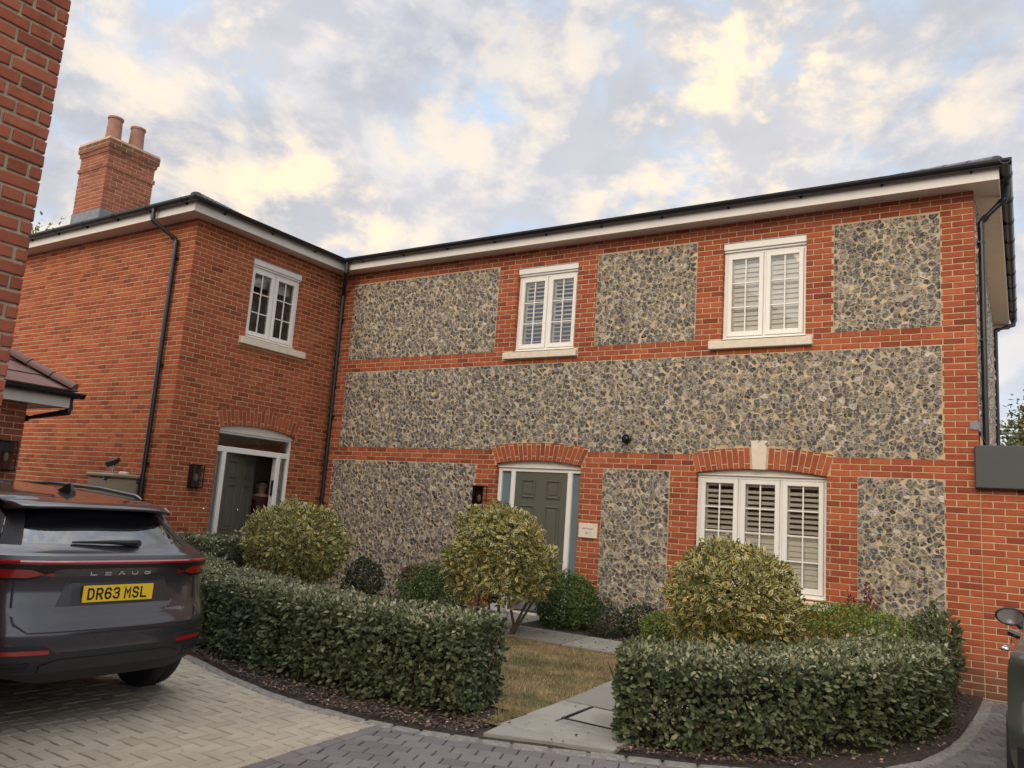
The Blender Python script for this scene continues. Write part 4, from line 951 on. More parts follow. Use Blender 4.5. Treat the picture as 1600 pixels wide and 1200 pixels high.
# =================================================================== TANK, SPOTLIGHT, BOX, HOSE
tk = thing('water_tank', (-.72, -3.42, 0), 'beige plastic water tank standing against the brick wing behind the car', 'water tank')
q = MB(); q.box((-1.13, -3.66, 0), (-.46, -3.19, 1.72), bev=.05); q.box((-1.15, -3.68, 1.70), (-.44, -3.185, 1.765), bev=.02); q.build('body', 'tank', tk)
q = MB(); q.tube([(-.43, -3.23, 1.66), (-.5, -3.30, 1.66), (-.62, -3.70, 1.68)], .02, 10); q.build('diverter_hose', 'black', tk)
q = MB(); q.lathe([(.07, 1.765), (.07, 1.79), (.05, 1.80)], (-.62, -3.4, 0), 'z', 20); q.build('lid', 'stone', tk)
sp_ = thing('outdoor_spotlight', (-.92, -3.4, 1.765), 'small black spotlight on a grey bracket on top of the beige tank', 'spotlight')
q = MB(); q.lathe([(.05, 1.765), (.05, 1.785)], (-.92, -3.4, 0), 'z', 16); q.tube([(-.92, -3.4, 1.78), (-.92, -3.4, 1.90)], .022, 12); q.build('bracket', 'alloy', sp_)
q = MB(); q.tube([(-1.0, -3.45, 1.90), (-.93, -3.41, 1.93), (-.85, -3.36, 1.985)], [.05, .055, .035], 14); q.build('lamp_head', 'black', sp_)
wbx = thing('white_box', (4.13, -.25, .17), 'small white box with a round dark opening beside the closed door', 'box')
q = MB(); q.box((4.03, -.36, .17), (4.22, -.17, .50), bev=.02); q.build('body', 'white', wbx)
q = MB(); q.lathe([(.055, -.366), (.055, -.355)], (4.125, 0, .36), 'y', 24); q.lathe([(.07, -.362), (.07, -.352)], (4.125, 0, .36), 'y', 24); q.build('opening', 'black', wbx)
hs = MB(); hp = [(8.32+.0, -4.70, .03), (8.2, -4.66, .05), (8.08, -4.56, .10), (8.03, -4.42, .16), (8.06, -4.33, .15), (8.12, -4.4, .05), (8.2, -4.5, .04), (8.35, -4.55, .05), (8.5, -4.5, .04)]
hq = []
for i in range(len(hp)-1):
    P0, P1, P2, P3 = [V(hp[max(0, min(len(hp)-1, i+k))]) for k in (-1, 0, 1, 2)]
    for j in range(6): u_ = j/6; hq.append(.5*((2*P1)+(P2-P0)*u_+(2*P0-5*P1+4*P2-P3)*u_*u_+(3*P1-P0-3*P2+P3)*u_**3))
hs.tube(hq, .010, 8); tag(hs.build('garden_hose', 'hose', smooth=True, origin=(8.2, -4.5, 0)), 'dark green hose looping out from under the right hedge onto the path', 'hose')

# =================================================================== VEGETATION
TV = np.array([(0, 0, 0), (.28, .40, .07), (.28, 0, 0), (.28, -.40, .07), (.68, .33, .03), (.68, 0, -.02), (.68, -.33, .03), (1, 0, -.10)])
TF = [(0, 2, 1), (0, 3, 2), (1, 2, 5, 4), (2, 3, 6, 5), (4, 5, 7), (5, 6, 7)]
TE = np.array([.4, 1, 0, 1, 1, 0, 1, .8])
def leaves(name, pts, dirs, nrm, size, aspect, mt, parent=None, sj=.35, extra=None, origin=None):
    n = len(pts); dirs = dirs/np.linalg.norm(dirs, axis=1, keepdims=True); nrm = nrm-dirs*(nrm*dirs).sum(1, keepdims=True); nrm /= np.linalg.norm(nrm, axis=1, keepdims=True)+1e-9
    side = np.cross(nrm, dirs); sz = size*(1+rng.uniform(-sj, sj, n))[:, None, None]
    T = TV.copy(); T[:, 1] *= aspect
    co = pts[:, None, :]+sz*(T[None, :, 0:1]*dirs[:, None, :]+T[None, :, 1:2]*side[:, None, :]+T[None, :, 2:3]*nrm[:, None, :])
    co = co.reshape(-1, 3); o0 = np.array(org[parent.name] if parent is not None else (origin or (0, 0, 0))); co = co-o0
    loops = []; sizes = []
    base = np.array([i for f in TF for i in f]); ls = np.array([len(f) for f in TF])
    lp = (base[None, :]+8*np.arange(n)[:, None]).ravel(); tot = np.tile(ls, n); st = np.concatenate(([0], np.cumsum(tot)[:-1]))
    me = bpy.data.meshes.new(name); me.vertices.add(8*n); me.vertices.foreach_set('co', co.ravel()); me.loops.add(len(lp)); me.loops.foreach_set('vertex_index', lp.astype(np.int32))
    me.polygons.add(len(tot)); me.polygons.foreach_set('loop_start', st.astype(np.int32)); me.polygons.foreach_set('loop_total', tot.astype(np.int32)); me.update(calc_edges=True); me.validate()
    a = me.attributes.new('edge', 'FLOAT', 'POINT'); a.data.foreach_set('value', np.tile(TE, n).astype(np.float32))
    me.polygons.foreach_set('use_smooth', [True]*len(me.polygons)); me.materials.append(mt)
    return link(name, me, parent, origin)
def leafmat(name, stops, edge=None, rough=.42, trans=.25, edge_from=.5, edge_to=.8, gl=.4):
    m = bpy.data.materials.new(name); m.use_nodes = True; t, b = P(m); r = island(t)
    c = RAMP(t, r, stops); p = pos(t); c = MIX(t, M(t, 'MULTIPLY', SMOOTH(t, NOISE(t, p, 6, 3, .5), .4, .7), .4), c, MIX(t, .5, c, stops[0][1]))
    if edge:
        at = t.nodes.new('ShaderNodeAttribute'); at.attribute_name = 'edge'; c = MIX(t, SMOOTH(t, M(t, 'ADD', at.outputs['Fac'], M(t, 'MULTIPLY', M(t, 'SUBTRACT', NOISE(t, p, 90, 2, .5), .5), .8)), edge_from, edge_to), c, RAMP(t, M(t, 'FRACT', M(t, 'MULTIPLY', r, 17.3)), edge))
    t.links.new(c, b.inputs['Base Color']); b.inputs['Roughness'].default_value = rough; b.inputs['Specular IOR Level'].default_value = gl
    tr = t.nodes.new('ShaderNodeBsdfTranslucent'); t.links.new(c, tr.inputs[0]); mx = t.nodes.new('ShaderNodeMixShader'); mx.inputs[0].default_value = trans
    o = t.nodes['Material Output']; t.links.new(b.outputs[0], mx.inputs[1]); t.links.new(tr.outputs[0], mx.inputs[2]); t.links.new(mx.outputs[0], o.inputs[0]); return m
LM = {}
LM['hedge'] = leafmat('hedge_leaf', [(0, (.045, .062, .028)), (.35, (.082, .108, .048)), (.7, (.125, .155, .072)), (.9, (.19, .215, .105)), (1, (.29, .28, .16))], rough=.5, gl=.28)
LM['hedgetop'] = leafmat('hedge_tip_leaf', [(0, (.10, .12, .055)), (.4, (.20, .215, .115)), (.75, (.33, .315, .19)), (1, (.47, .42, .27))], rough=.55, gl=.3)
LM['vari'] = leafmat('variegated_leaf', [(0, (.05, .07, .022)), (.5, (.09, .12, .035)), (.82, (.14, .17, .05)), (.93, (.45, .34, .05)), (1, (.72, .50, .05))], edge=[(0, (.20, .18, .05)), (.3, (.48, .43, .16)), (.65, (.68, .59, .27)), (.9, (.80, .72, .42)), (1, (.85, .56, .05))], rough=.4, trans=.25, edge_from=.42, edge_to=.75)
LM['green'] = leafmat('green_leaf', [(0, (.045, .085, .02)), (.5, (.085, .145, .035)), (1, (.17, .25, .07))])
LM['dark'] = leafmat('dark_leaf', [(0, (.015, .028, .012)), (.5, (.03, .05, .02)), (1, (.06, .085, .035))])
LM['yew'] = leafmat('fresh_leaf', [(0, (.08, .12, .02)), (.5, (.16, .22, .04)), (1, (.28, .35, .08))])
LM['red'] = leafmat('red_leaf', [(0, (.10, .012, .012)), (.5, (.17, .022, .02)), (1, (.26, .05, .04))])
LM['tree'] = leafmat('tree_leaf', [(0, (.06, .075, .022)), (.5, (.11, .125, .035)), (1, (.18, .18, .06))])
MT['twig'] = varied('twig_bark', (.085, .06, .045), .3, 20, .9, .4, 80)
def lump(p, k, a):
    return a*noise.noise(V(p)*k)
def ball(name, c, r_, n, size, aspect, mt, parent, lumps=.12, volume=.35, updir=.3, flat=0, k=2.5):
    c = np.array(c); r_ = np.array(r_); d = rng.normal(size=(n, 3)); d /= np.linalg.norm(d, axis=1, keepdims=True)
    if flat: d[:, 2] = np.where(d[:, 2] < -flat, -d[:, 2], d[:, 2])
    f = np.array([1+lumps*noise.noise(V((d_[0]*k, d_[1]*k, d_[2]*k+c[0]*3)))*2+lumps*.5*noise.noise(V((d_[0]*k*3, d_[1]*k*3, d_[2]*k*3+c[0]))) for d_ in d])
    vol = rng.random(n) < volume; depth = np.where(vol, rng.uniform(.55, .95, n), rng.normal(.985, .035, n)); depth = np.where(rng.random(n) < .02, rng.uniform(1.03, 1.14, n), depth)
    pts = c+d*r_*(f*depth)[:, None]; dr = d*.7+rng.normal(size=(n, 3))*.75+np.array([0, 0, updir*.5]); nr = d+rng.normal(size=(n, 3))*.75+np.array([0, 0, updir])
    return leaves(name, pts, dr, nr, size, aspect, mt, parent)
def shrub(name, loc, c, r_, n, size, aspect, mt, label, cat='shrub', trunks=(), group=None, **k):
    t_ = thing(name, loc, label, cat, group); ball('foliage', c, r_, n, size, aspect, LM[mt], t_, **k)
    q = MB()
    for tr_ in (trunks or [[(loc[0], loc[1], loc[2]-.02), (c[0], c[1], c[2])]]):
        q.tube([V(p) for p in tr_], [(.018 if not trunks else .022)*(1-.55*i/(len(tr_)-1)) for i in range(len(tr_))], 8)
    rr = random.Random(len(label))
    for i in range(26):       # branching inside the crown
        a = V((rr.uniform(-.4, .4)*r_[0], rr.uniform(-.4, .4)*r_[1], rr.uniform(-.7, .1)*r_[2]))+V(c); d_ = V((rr.uniform(-1, 1), rr.uniform(-1, 1), rr.uniform(.1, 1))).normalized()*r_[0]*.6
        q.tube([a, a+d_*.5+V((0, 0, .02)), a+d_], [.008, .006, .003], 5)
    q.build('stem', 'twig', t_); return t_
GB = 'clipped variegated shrubs in the front garden'
# three clipped variegated balls
shrub('variegated_shrub', (2.35, -2.6, gz(2.3, -2.6)), (2.30, -2.6, .98), (.68, .64, .51), 9500, .062, .62, 'vari', 'round yellow-edged shrub in front of the open door and flint wall', trunks=[[(2.3, -2.6, 0), (2.25, -2.6, .4), (2.1, -2.6, .8)], [(2.32, -2.6, 0), (2.4, -2.55, .45), (2.55, -2.5, .8)]], group=GB, lumps=.11)
shrub('variegated_shrub', (5.30, -1.78, gz(5.3, -1.78)), (5.13, -1.82, 1.02), (.66, .62, .60), 9500, .062, .62, 'vari', 'round yellow-edged shrub on bare slanting stems in front of the closed front door', trunks=[[(5.30, -1.78, .08), (5.36, -1.78, .25), (5.30, -1.80, .5), (5.25, -1.8, .85)], [(5.30, -1.78, .08), (5.42, -1.76, .35), (5.55, -1.75, .62), (5.6, -1.75, .9)], [(5.31, -1.77, .08), (5.48, -1.72, .4), (5.65, -1.7, .7)], [(4.85, -1.8, .08), (4.83, -1.8, .5), (4.85, -1.8, .8)], [(5.05, -1.85, .08), (5.02, -1.85, .5), (5.0, -1.8, .8)], [(5.12, -1.75, .08), (5.10, -1.75, .5), (5.1, -1.8, .8)]], group=GB, flat=.78, lumps=.11)
shrub('variegated_shrub', (8.1, -2.0, gz(8.1, -2)), (8.12, -2.0, .90), (.63, .58, .54), 10000, .060, .62, 'vari', 'round yellow-edged shrub in front of the ground floor white window', group=GB, lumps=.11)
# hedges
def hedge(pts, hw_, H, label, dens=2000, seed=3, z_lo=.06, front=1, size=.049):
    pts = [V((x, y, 0)) for x, y in pts]; mid = pts[len(pts)//2]; t_ = thing('garden_hedge', (mid.x, mid.y, 0), label, 'hedge')
    cum = [0]
    for a, b in zip(pts, pts[1:]): cum.append(cum[-1]+(b-a).length)
    Lg = cum[-1]
    def at_(d):
        for i in range(len(pts)-1):
            if cum[i+1] >= d or i == len(pts)-2:
                f = (d-cum[i])/(cum[i+1]-cum[i]); t0 = (pts[i+1]-pts[i]).normalized()
                tp = (pts[i]-pts[i-1]).normalized() if i > 0 else t0; tn = (pts[i+2]-pts[i+1]).normalized() if i+2 < len(pts) else t0
                tt = ((t0+tp).normalized()).lerp((t0+tn).normalized(), min(1, max(0, f))).normalized()
                return pts[i].lerp(pts[i+1], f), tt
    P_, D_, N_, tips = [], [], [], []
    per = 2*H+2*hw_; n = int(Lg*per*dens*1.6)+int(2*hw_*2*H*dens*1.6)
    rr = random.Random(seed); cr_ = .10
    for i in range(n):
        s = rr.random()
        d_ = rr.uniform(-.0, Lg); endcap = rr.random() < (2*hw_*2)/(Lg*2+2*hw_*2)*1.3
        a = rr.random()*per
        if a < H: lat, z, nl, nz = hw_, a, 1, 0
        elif a < H+2*hw_: lat, z, nl, nz = hw_-(a-H), H, 0, 1
        else: lat, z, nl, nz = -hw_, per-a, -1, 0
        if lat < 0 and nz == 0 and rr.random() < .35: continue
        nt_ = 0
        if endcap: 
            lat = rr.uniform(-hw_, hw_); z = rr.uniform(0, H); nl = nz = 0; d_ = rr.choice((0, Lg)); nt_ = -1 if d_ == 0 else 1
        # round the shoulders
        if z > H-cr_ and nz == 0 and not nt_: lat *= 1-.18*((z-(H-cr_))/cr_)**2; nz = .5
        p, tt = at_(min(max(d_, 0), Lg)); sd_ = V((tt.y, -tt.x, 0))
        inset = abs(rr.gauss(0, .05)) if rr.random() < .62 else rr.uniform(.05, .22)
        nv = sd_*nl+V((0, 0, nz))+tt*nt_; nv.normalize()
        q = p+sd_*lat+V((0, 0, z)); lm = .035*noise.noise(q*3.2)+.03*noise.noise(q*8)
        q = q+nv*(lm-inset+.02); 
        low = z_lo+.10*noise.noise(V((q.x*2.6, q.y*2.6, 5)))
        if q.z < low and rr.random() < .85-.8*(q.z/low)*.3: continue
        if nz > .9 and inset < .04 and rr.random() < .2: q.z += rr.uniform(0, .03)
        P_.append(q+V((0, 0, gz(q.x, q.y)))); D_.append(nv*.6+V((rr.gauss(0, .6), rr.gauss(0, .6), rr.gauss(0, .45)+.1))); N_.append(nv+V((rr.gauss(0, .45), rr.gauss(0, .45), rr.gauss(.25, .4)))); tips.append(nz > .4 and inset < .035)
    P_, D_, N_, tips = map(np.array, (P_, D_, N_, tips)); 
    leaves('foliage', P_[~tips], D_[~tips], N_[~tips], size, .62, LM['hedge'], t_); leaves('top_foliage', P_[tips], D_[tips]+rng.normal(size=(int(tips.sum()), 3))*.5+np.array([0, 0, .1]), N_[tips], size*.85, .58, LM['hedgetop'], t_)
    q = MB(); d_ = .06
    while d_ < Lg:
        p, tt = at_(d_); sd_ = V((tt.y, -tt.x, 0)); b0 = p+sd_*rr.uniform(-.12, .16)*hw_*2.4; b0.z = gz(b0.x, b0.y)
        for k in range(rr.choice((3, 4, 5))):
            e = V((rr.uniform(-.16, .16), rr.uniform(-.16, .16), 0)); q.tube([b0, b0+e*.35+V((0, 0, .16)), b0+e+V((0, 0, .42)), b0+e*1.4+V((0, 0, H*.85))], [.009, .008, .006, .003], 6)
        d_ += rr.uniform(.07, .13)
    q.build('stem', 'twig', t_)
    # added dark inner hull, put in to keep daylight from shining straight through
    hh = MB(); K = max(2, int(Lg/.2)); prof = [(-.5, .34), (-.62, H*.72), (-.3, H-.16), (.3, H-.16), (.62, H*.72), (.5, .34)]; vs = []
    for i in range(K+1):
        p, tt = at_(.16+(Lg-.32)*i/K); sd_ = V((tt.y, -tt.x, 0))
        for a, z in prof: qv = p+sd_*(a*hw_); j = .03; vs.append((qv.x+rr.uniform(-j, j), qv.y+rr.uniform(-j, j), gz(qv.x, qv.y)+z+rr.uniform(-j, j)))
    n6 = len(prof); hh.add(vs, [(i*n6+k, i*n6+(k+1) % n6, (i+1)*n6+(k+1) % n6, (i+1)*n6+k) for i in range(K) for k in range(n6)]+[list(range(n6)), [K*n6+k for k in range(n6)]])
    hh.build('light_block_core', mat('hedge_core_dark', (.022, .02, .013), 1), t_)
    return t_
hedge([(1.0, -3.55), (2.4, -4.15), (3.6, -4.55), (4.9, -4.80), (5.9, -4.86), (6.92, -4.74)], .36, .73, 'long clipped grey-green hedge between the parked car and the garden path', seed=3)
hedge([(8.02, -4.44), (8.45, -4.28), (8.75, -4.08), (9.0, -3.78), (9.3, -3.38), (9.52, -2.9), (9.66, -2.3), (9.68, -1.6)], .36, .645, 'curved clipped grey-green hedge right of the garden path', seed=5)
hedge([(.55, -3.15), (1.1, -3.0), (1.75, -2.95)], .28, .93, 'short clipped hedge by the open front door behind the long hedge', seed=8, dens=1100)
# bushes along the wall
shrub('dark_bush', (2.0, -.85, .12), (2.0, -.85, .40), (.30, .28, .32), 2600, .035, .7, 'dark', 'small dark green bush against the flint wall beside the left shrub')
shrub('red_tipped_bush', (2.95, -.65, .12), (2.95, -.62, .42), (.36, .25, .30), 2200, .04, .6, 'green', 'low bush below the flint wall with reddish growth at its top')
bpy.data.objects
rb = [o for o in sc.objects if o.name.startswith('red_tipped_bush')][0]; ball('tip_foliage', (2.93, -.62, .58), (.33, .22, .14), 700, .035, .5, LM['red'], rb, lumps=.3)
shrub('light_green_bush', (3.45, -.8, .12), (3.45, -.8, .42), (.42, .32, .38), 4200, .03, .75, 'green', 'fine-leaved fresh green bush left of the variegated shrub with bare stems')
shrub('round_green_bush', (5.5, -.62, .12), (5.42, -.55, .45), (.43, .36, .38), 9000, .032, .75, 'green', 'big rounded green bush right of the closed front door', k=4)
shrub('small_grey_bush', (6.12, -.80, .1), (6.12, -.80, .30), (.20, .20, .29), 2600, .022, .7, 'dark', 'small upright dark bush with fine leaves in front of the narrow flint panel')
shrub('dark_low_bush', (6.55, -.55, .1), (6.5, -.5, .30), (.30, .25, .24), 2400, .03, .7, 'dark', 'low dark bush under the narrow flint panel')
shrub('fresh_low_bush', (6.98, -.85, .1), (6.95, -.85, .32), (.32, .28, .22), 3000, .026, .75, 'yew', 'low yellow-green bush left of the right-hand variegated shrub')
shrub('yellow_green_mound', (9.05, -.95, .08), (9.05, -.95, .44), (.74, .36, .43), 15000, .026, .75, 'yew', 'wide yellow-green mounded bush under the right flint panel', lumps=.08)
shrub('laurel_bush', (9.92, -.85, .02), (9.82, -.75, .48), (.27, .36, .42), 2300, .062, .5, 'hedge', 'loose grey-green bush at the right corner of the house', lumps=.18)
rs = thing('red_shrub', (9.1, -.45, .08), 'thin purple-red leaved shrub showing above the yellow-green mound', 'shrub')
q = MB(); rr = random.Random(4); P_ = []
for i in range(16):
    a = V((9.1+rr.uniform(-.05, .05), -.45, .08)); e = V((9.16+rr.uniform(-.26, .22), -.45+rr.uniform(-.12, .12), rr.uniform(.82, 1.12))); mth = a.lerp(e, .5)+V((rr.uniform(-.05, .05), 0, .1)); q.tube([a, mth, e], [.006, .004, .002], 5)
    for k in range(26): f = rr.uniform(.55, 1.0); P_.append(tuple(mth.lerp(e, (f-.5)*2)+V((rr.gauss(0, .025), rr.gauss(0, .025), rr.gauss(0, .03)))))
q.build('stem', 'twig', rs); n_ = len(P_); leaves('foliage', np.array(P_), rng.normal(size=(n_, 3)), rng.normal(size=(n_, 3))+np.array([0, -1, .5]), .04, .6, LM['red'], rs)
# trees beyond
def tree(loc, c, r_, n, size, label, cat='tree'):
    t_ = thing('tree', loc, label, cat); q = MB(); q.tube([V(loc), V(loc).lerp(V(c), .5), V(c)], [.22, .17, .06], 10); rr = random.Random(9); P_ = []; N_ = []
    for i in range(34):
        d_ = V((rr.gauss(0, 1), rr.gauss(0, 1), rr.gauss(0, .8)+.2)).normalized(); e = V(c)+V((d_.x*r_[0], d_.y*r_[1], d_.z*r_[2]))*rr.uniform(.6, 1); s_ = V(loc).lerp(V(c), rr.uniform(.45, .95)); q.tube([s_, s_.lerp(e, .5)+V((0, 0, .15)), e], [.05, .03, .01], 5)
        for k in range(n//34):
            f = rr.uniform(.35, 1.05); pp_ = s_.lerp(e, f)+V((rr.gauss(0, .28), rr.gauss(0, .28), rr.gauss(0, .24))); P_.append(tuple(pp_)); N_.append(tuple((pp_-V(c)).normalized()))
    q.build('trunk', 'twig', t_); P_ = np.array(P_); N_ = np.array(N_); leaves('crown', P_, N_+rng.normal(size=P_.shape)*.8, N_+rng.normal(size=P_.shape)*.6+np.array([0, 0, .4]), size, .6, LM['tree'], t_)
tree((11.9, 12.5, 0), (11.8, 12.5, 3.9), (1.7, 1.6, 1.6), 34000, .12, 'olive green tree showing above the grey parapet at the right edge')
tree((-12.6, .5, 0), (-12.6, .5, 7.05), (1.4, 1.4, 1.4), 20000, .12, 'tree top peeping over the wing eaves beside the near brick wall')
# lawn
def in_lawn(x, y):
    if not (1.6 < x < 7.25 and -5.05 < y < -1.88): return False
    lim = -4.45 if x < 6.9 else (-4.45-(x-6.9)*1.75)
    return y > lim
lw = MB(); poly = [(1.6, -1.88), (7.25, -1.88), (7.25, -5.05), (6.95, -4.6), (6.7, -4.42), (4.8, -4.45), (3.4, -4.2), (1.6, -3.4)]
for i in range(30):
    for j in range(22):
        x, y = 1.5+i*.2, -5.2+j*.155; 
        q = [(x, y), (x+.2, y), (x+.2, y+.155), (x, y+.155)]
        if in_lawn(x+.1, y+.077): lw.add([(a, b, gz(a, b)+.030+.008*noise.noise(V((a*2, b*2, 1)))) for a, b in q], [(0, 1, 2, 3)])
MT['turf'] = mat('turf', (.1, .08, .04), 1); t, b = P(MT['turf']); t.links.new(RAMP(t, NOISE(t, pos(t), 2.3, 4, .6), [(.38, (.07, .07, .025)), (.58, (.24, .165, .08))]), b.inputs['Base Color'])
tag(lw.build('lawn', 'turf'), kind='structure')
MT['blade'] = mat('grass_blade', (.1, .1, .05), .7); t, b = P(MT['blade'])
c = MIX(t, SMOOTH(t, NOISE(t, pos(t), 1.9, 5, .65), .40, .60), RAMP(t, island(t), [(0, (.07, .075, .022)), (.6, (.13, .12, .04)), (1, (.25, .19, .085))]), RAMP(t, island(t), [(0, (.20, .14, .06)), (.6, (.30, .21, .10)), (1, (.42, .31, .17))]))
t.links.new(c, b.inputs['Base Color'])
gr = MB(); N = 70000
for i in range(N):
    x, y = random.uniform(1.6, 7.28), random.uniform(-5.05, -1.86)
    if x < 4.5 and random.random() < .6: continue
    if not in_lawn(x-.02, y+.03): continue
    a = random.uniform(0, 6.28); h = random.uniform(.015, .045); w_ = .0028; lx, ly = random.gauss(0, .012), random.gauss(0, .012); z = gz(x, y)+.028
    gr.v += [(x-w_*math.cos(a), y-w_*math.sin(a), z), (x+w_*math.cos(a), y+w_*math.sin(a), z), (x+lx, y+ly, z+h)]; k = len(gr.v); gr.f.append([k-3, k-2, k-1]); gr.m.append(0)
tag(gr.build('grass', 'blade'), 'dry yellow-brown short grass of the small front lawn', 'grass', kind='stuff')
# litter: bark chips and fallen leaves on the soil
MT['litter'] = mat('litter', (.1, .07, .05), .9); t, b = P(MT['litter']); t.links.new(RAMP(t, island(t), [(0, (.03, .02, .015)), (.5, (.065, .042, .03)), (.85, (.14, .09, .055)), (.96, (.30, .21, .12)), (1, (.42, .36, .26))]), b.inputs['Base Color'])
li = MB()
for i in range(17000):
    x = random.uniform(.8, 10.15); yk = kerb_y(x); y = yk+abs(random.gauss(0, .38))+.01 if random.random() < .8 else random.uniform(yk, -.05)
    if x > 9.3: y = random.uniform(yk, -.1)
    if 7.26 < x < 8.2 and y < -1: 
        if random.random() < .985: continue
    elif in_lawn(x, y) and random.random() < .95: continue
    if y > -.03: continue
    s_ = random.uniform(.006, .02); a = random.uniform(0, 6.28); z = gz(x, y)+(.045 if 7.26 < x < 8.2 else .03)+random.uniform(0, .012); c_, d_ = math.cos(a)*s_, math.sin(a)*s_; t1 = random.uniform(-.5, .5)*s_
    li.add([(x-c_, y-d_, z), (x+d_*.5, y-c_*.5, z+t1), (x+c_, y+d_, z+.3*s_), (x-d_*.5, y+c_*.5, z-t1*.5+.004)], [(0, 1, 2, 3)])
for i in range(260):
    x, y = random.uniform(3, 12), random.uniform(-8, -3)
    s_ = random.uniform(.005, .014); z = .006; a = random.uniform(0, 6.28); c_, d_ = math.cos(a)*s_, math.sin(a)*s_
    if not in_garden(x, y, .1): li.add([(x-c_, y-d_, z), (x+d_*.5, y-c_*.5, z), (x+c_, y+d_, z+.003), (x-d_*.5, y+c_*.5, z+.003)], [(0, 1, 2, 3)])
tag(li.build('leaf_litter', 'litter'), 'bark chips and fallen leaves on the soil under the hedges', 'leaf litter', kind='stuff')

# =================================================================== CARS
def cr_interp(Pn, k):
    """Catmull-Rom refine along axis 0"""
    P0 = np.concatenate([[2*Pn[0]-Pn[1]], Pn, [2*Pn[-1]-Pn[-2]]]); out = []
    for i in range(1, len(P0)-2):
        for j in range(k):
            t = j/k; a, b_, c, d = P0[i-1], P0[i], P0[i+1], P0[i+2]
            out.append(.5*((2*b_)+(c-a)*t+(2*a-5*b_+4*c-d)*t*t+(3*b_-a-3*c+d)*t**3))
    out.append(P0[-2]); return np.array(out)
def car(name, loc, rz, paint, label, sx=1, sy=1, sz=1, plate=True, suv=True):
    T = thing(name, loc, label, 'car', rz=rz)
    PX = ([.22, .30, .38, .46, .62, .69, .75, .95, 1.03, 1.08, 1.11, 1.17, 1.25, 1.40, 1.46, 1.50, 1.56], [2.18, 2.26, 2.31, 2.33, 2.345, 2.34, 2.27, 2.25, 2.28, 2.30, 2.27, 2.14, 2.07, 1.93, 1.87, 1.85, 1.84])
    WZ = ([.22, .34, .45, .62, .90, 1.0, 1.1, 1.17, 1.3, 1.42, 1.5, 1.56], [.76, .86, .91, .93, .93, .925, .90, .85, .755, .66, .61, .59])
    def Xr(y, z):
        w_ = np.interp(z, *WZ); return np.interp(z, *PX)-.05*(y/w_)**2-.30*abs(y/w_)**5
    def ZM(z): return z if z < 1.16 else 1.16+(z-1.16)*.85
    def L2(p): return (p[0]*sx, p[1]*sy, ZM(p[2])*sz)
    zl = [.36, .45, .60, .80, 1.0, 1.10, 1.16, 1.32, 1.45, 1.50]
    st = [[(Xr(np.interp(z, *WZ), z), np.interp(z, *WZ), z) for z in zl]+[(Xr(.35, 1.515), .35, 1.515), (Xr(0, 1.52), 0, 1.52)]]
    S_ = lambda x, L_: st.append([(x, y, z) for y, z in L_])
    S_(1.60, [(.84, .38), (.915, .46), (.935, .60), (.94, .80), (.93, .98), (.90, 1.07), (.87, 1.11), (.78, 1.32), (.68, 1.475), (.61, 1.525), (.35, 1.552), (0, 1.558)])
    S_(1.2, [(.85, .25), (.92, .40), (.938, .6), (.94, .8), (.925, .97), (.895, 1.05), (.875, 1.08), (.80, 1.32), (.72, 1.505), (.64, 1.56), (.35, 1.59), (0, 1.598)])
    S_(.5, [(.86, .24), (.91, .36), (.925, .6), (.925, .8), (.915, .95), (.895, 1.02), (.875, 1.05), (.80, 1.30), (.72, 1.53), (.63, 1.59), (.35, 1.63), (0, 1.64)])
    S_(-.2, [(.86, .24), (.91, .36), (.92, .6), (.92, .8), (.91, .95), (.89, 1.0), (.875, 1.03), (.80, 1.30), (.72, 1.53), (.63, 1.59), (.35, 1.64), (0, 1.65)])
    S_(-.75, [(.86, .24), (.91, .36), (.925, .6), (.92, .8), (.91, .94), (.89, .99), (.875, 1.02), (.80, 1.24), (.70, 1.42), (.60, 1.50), (.35, 1.55), (0, 1.56)])
    S_(-1.15, [(.85, .25), (.92, .40), (.935, .6), (.92, .8), (.90, .93), (.88, .985), (.87, 1.01), (.82, 1.10), (.74, 1.20), (.62, 1.27), (.35, 1.31), (0, 1.32)])
    S_(-1.5, [(.85, .25), (.92, .40), (.93, .6), (.92, .78), (.89, .90), (.86, .96), (.84, .985), (.80, 1.0), (.72, 1.02), (.60, 1.035), (.35, 1.05), (0, 1.055)])
    S_(-2.0, [(.78, .26), (.86, .40), (.88, .58), (.86, .72), (.82, .83), (.78, .88), (.75, .90), (.70, .92), (.62, .935), (.5, .945), (.3, .955), (0, .96)])
    S_(-2.3, [(.60, .28), (.66, .40), (.68, .52), (.66, .62), (.62, .70), (.58, .73), (.54, .74), (.5, .75), (.42, .76), (.34, .765), (.2, .77), (0, .775)])
    G = np.array(st, float); ks = 5; G = cr_interp(G, ks); G = np.transpose(cr_interp(np.transpose(G, (1, 0, 2)), 3), (1, 0, 2))
    ns, nl = G.shape[:2]; mb = MB()
    # rear shell rows share the border of the first station
    def midx(i, j):
        s_, l_ = i/ks, j/3; x = G[i, j, 0]
        if 6.05 <= l_ < 8.1 and .35 < s_ and x > -1.05: return 1
        if l_ >= 8.9 and -1.45 < x < -.72: return 1
        if l_ < 1.0: return 2
        return 0
    for sg in (1, -1):
        vs = [L2((p[0], sg*p[1], p[2])) for p in G.reshape(-1, 3)]; n0 = len(mb.v); mb.v += vs
        for i in range(ns-1):
            for j in range(nl-1): mb.f.append([n0+i*nl+j, n0+(i+1)*nl+j, n0+(i+1)*nl+j+1, n0+i*nl+j+1]); mb.m.append(midx(i, j))
    # rear face
    zz = G[0][:9*3+1, 2]; NY = 40
    def rear_pt(f, z, y): return (Xr(y, z), y, z)
    n0 = len(mb.v)
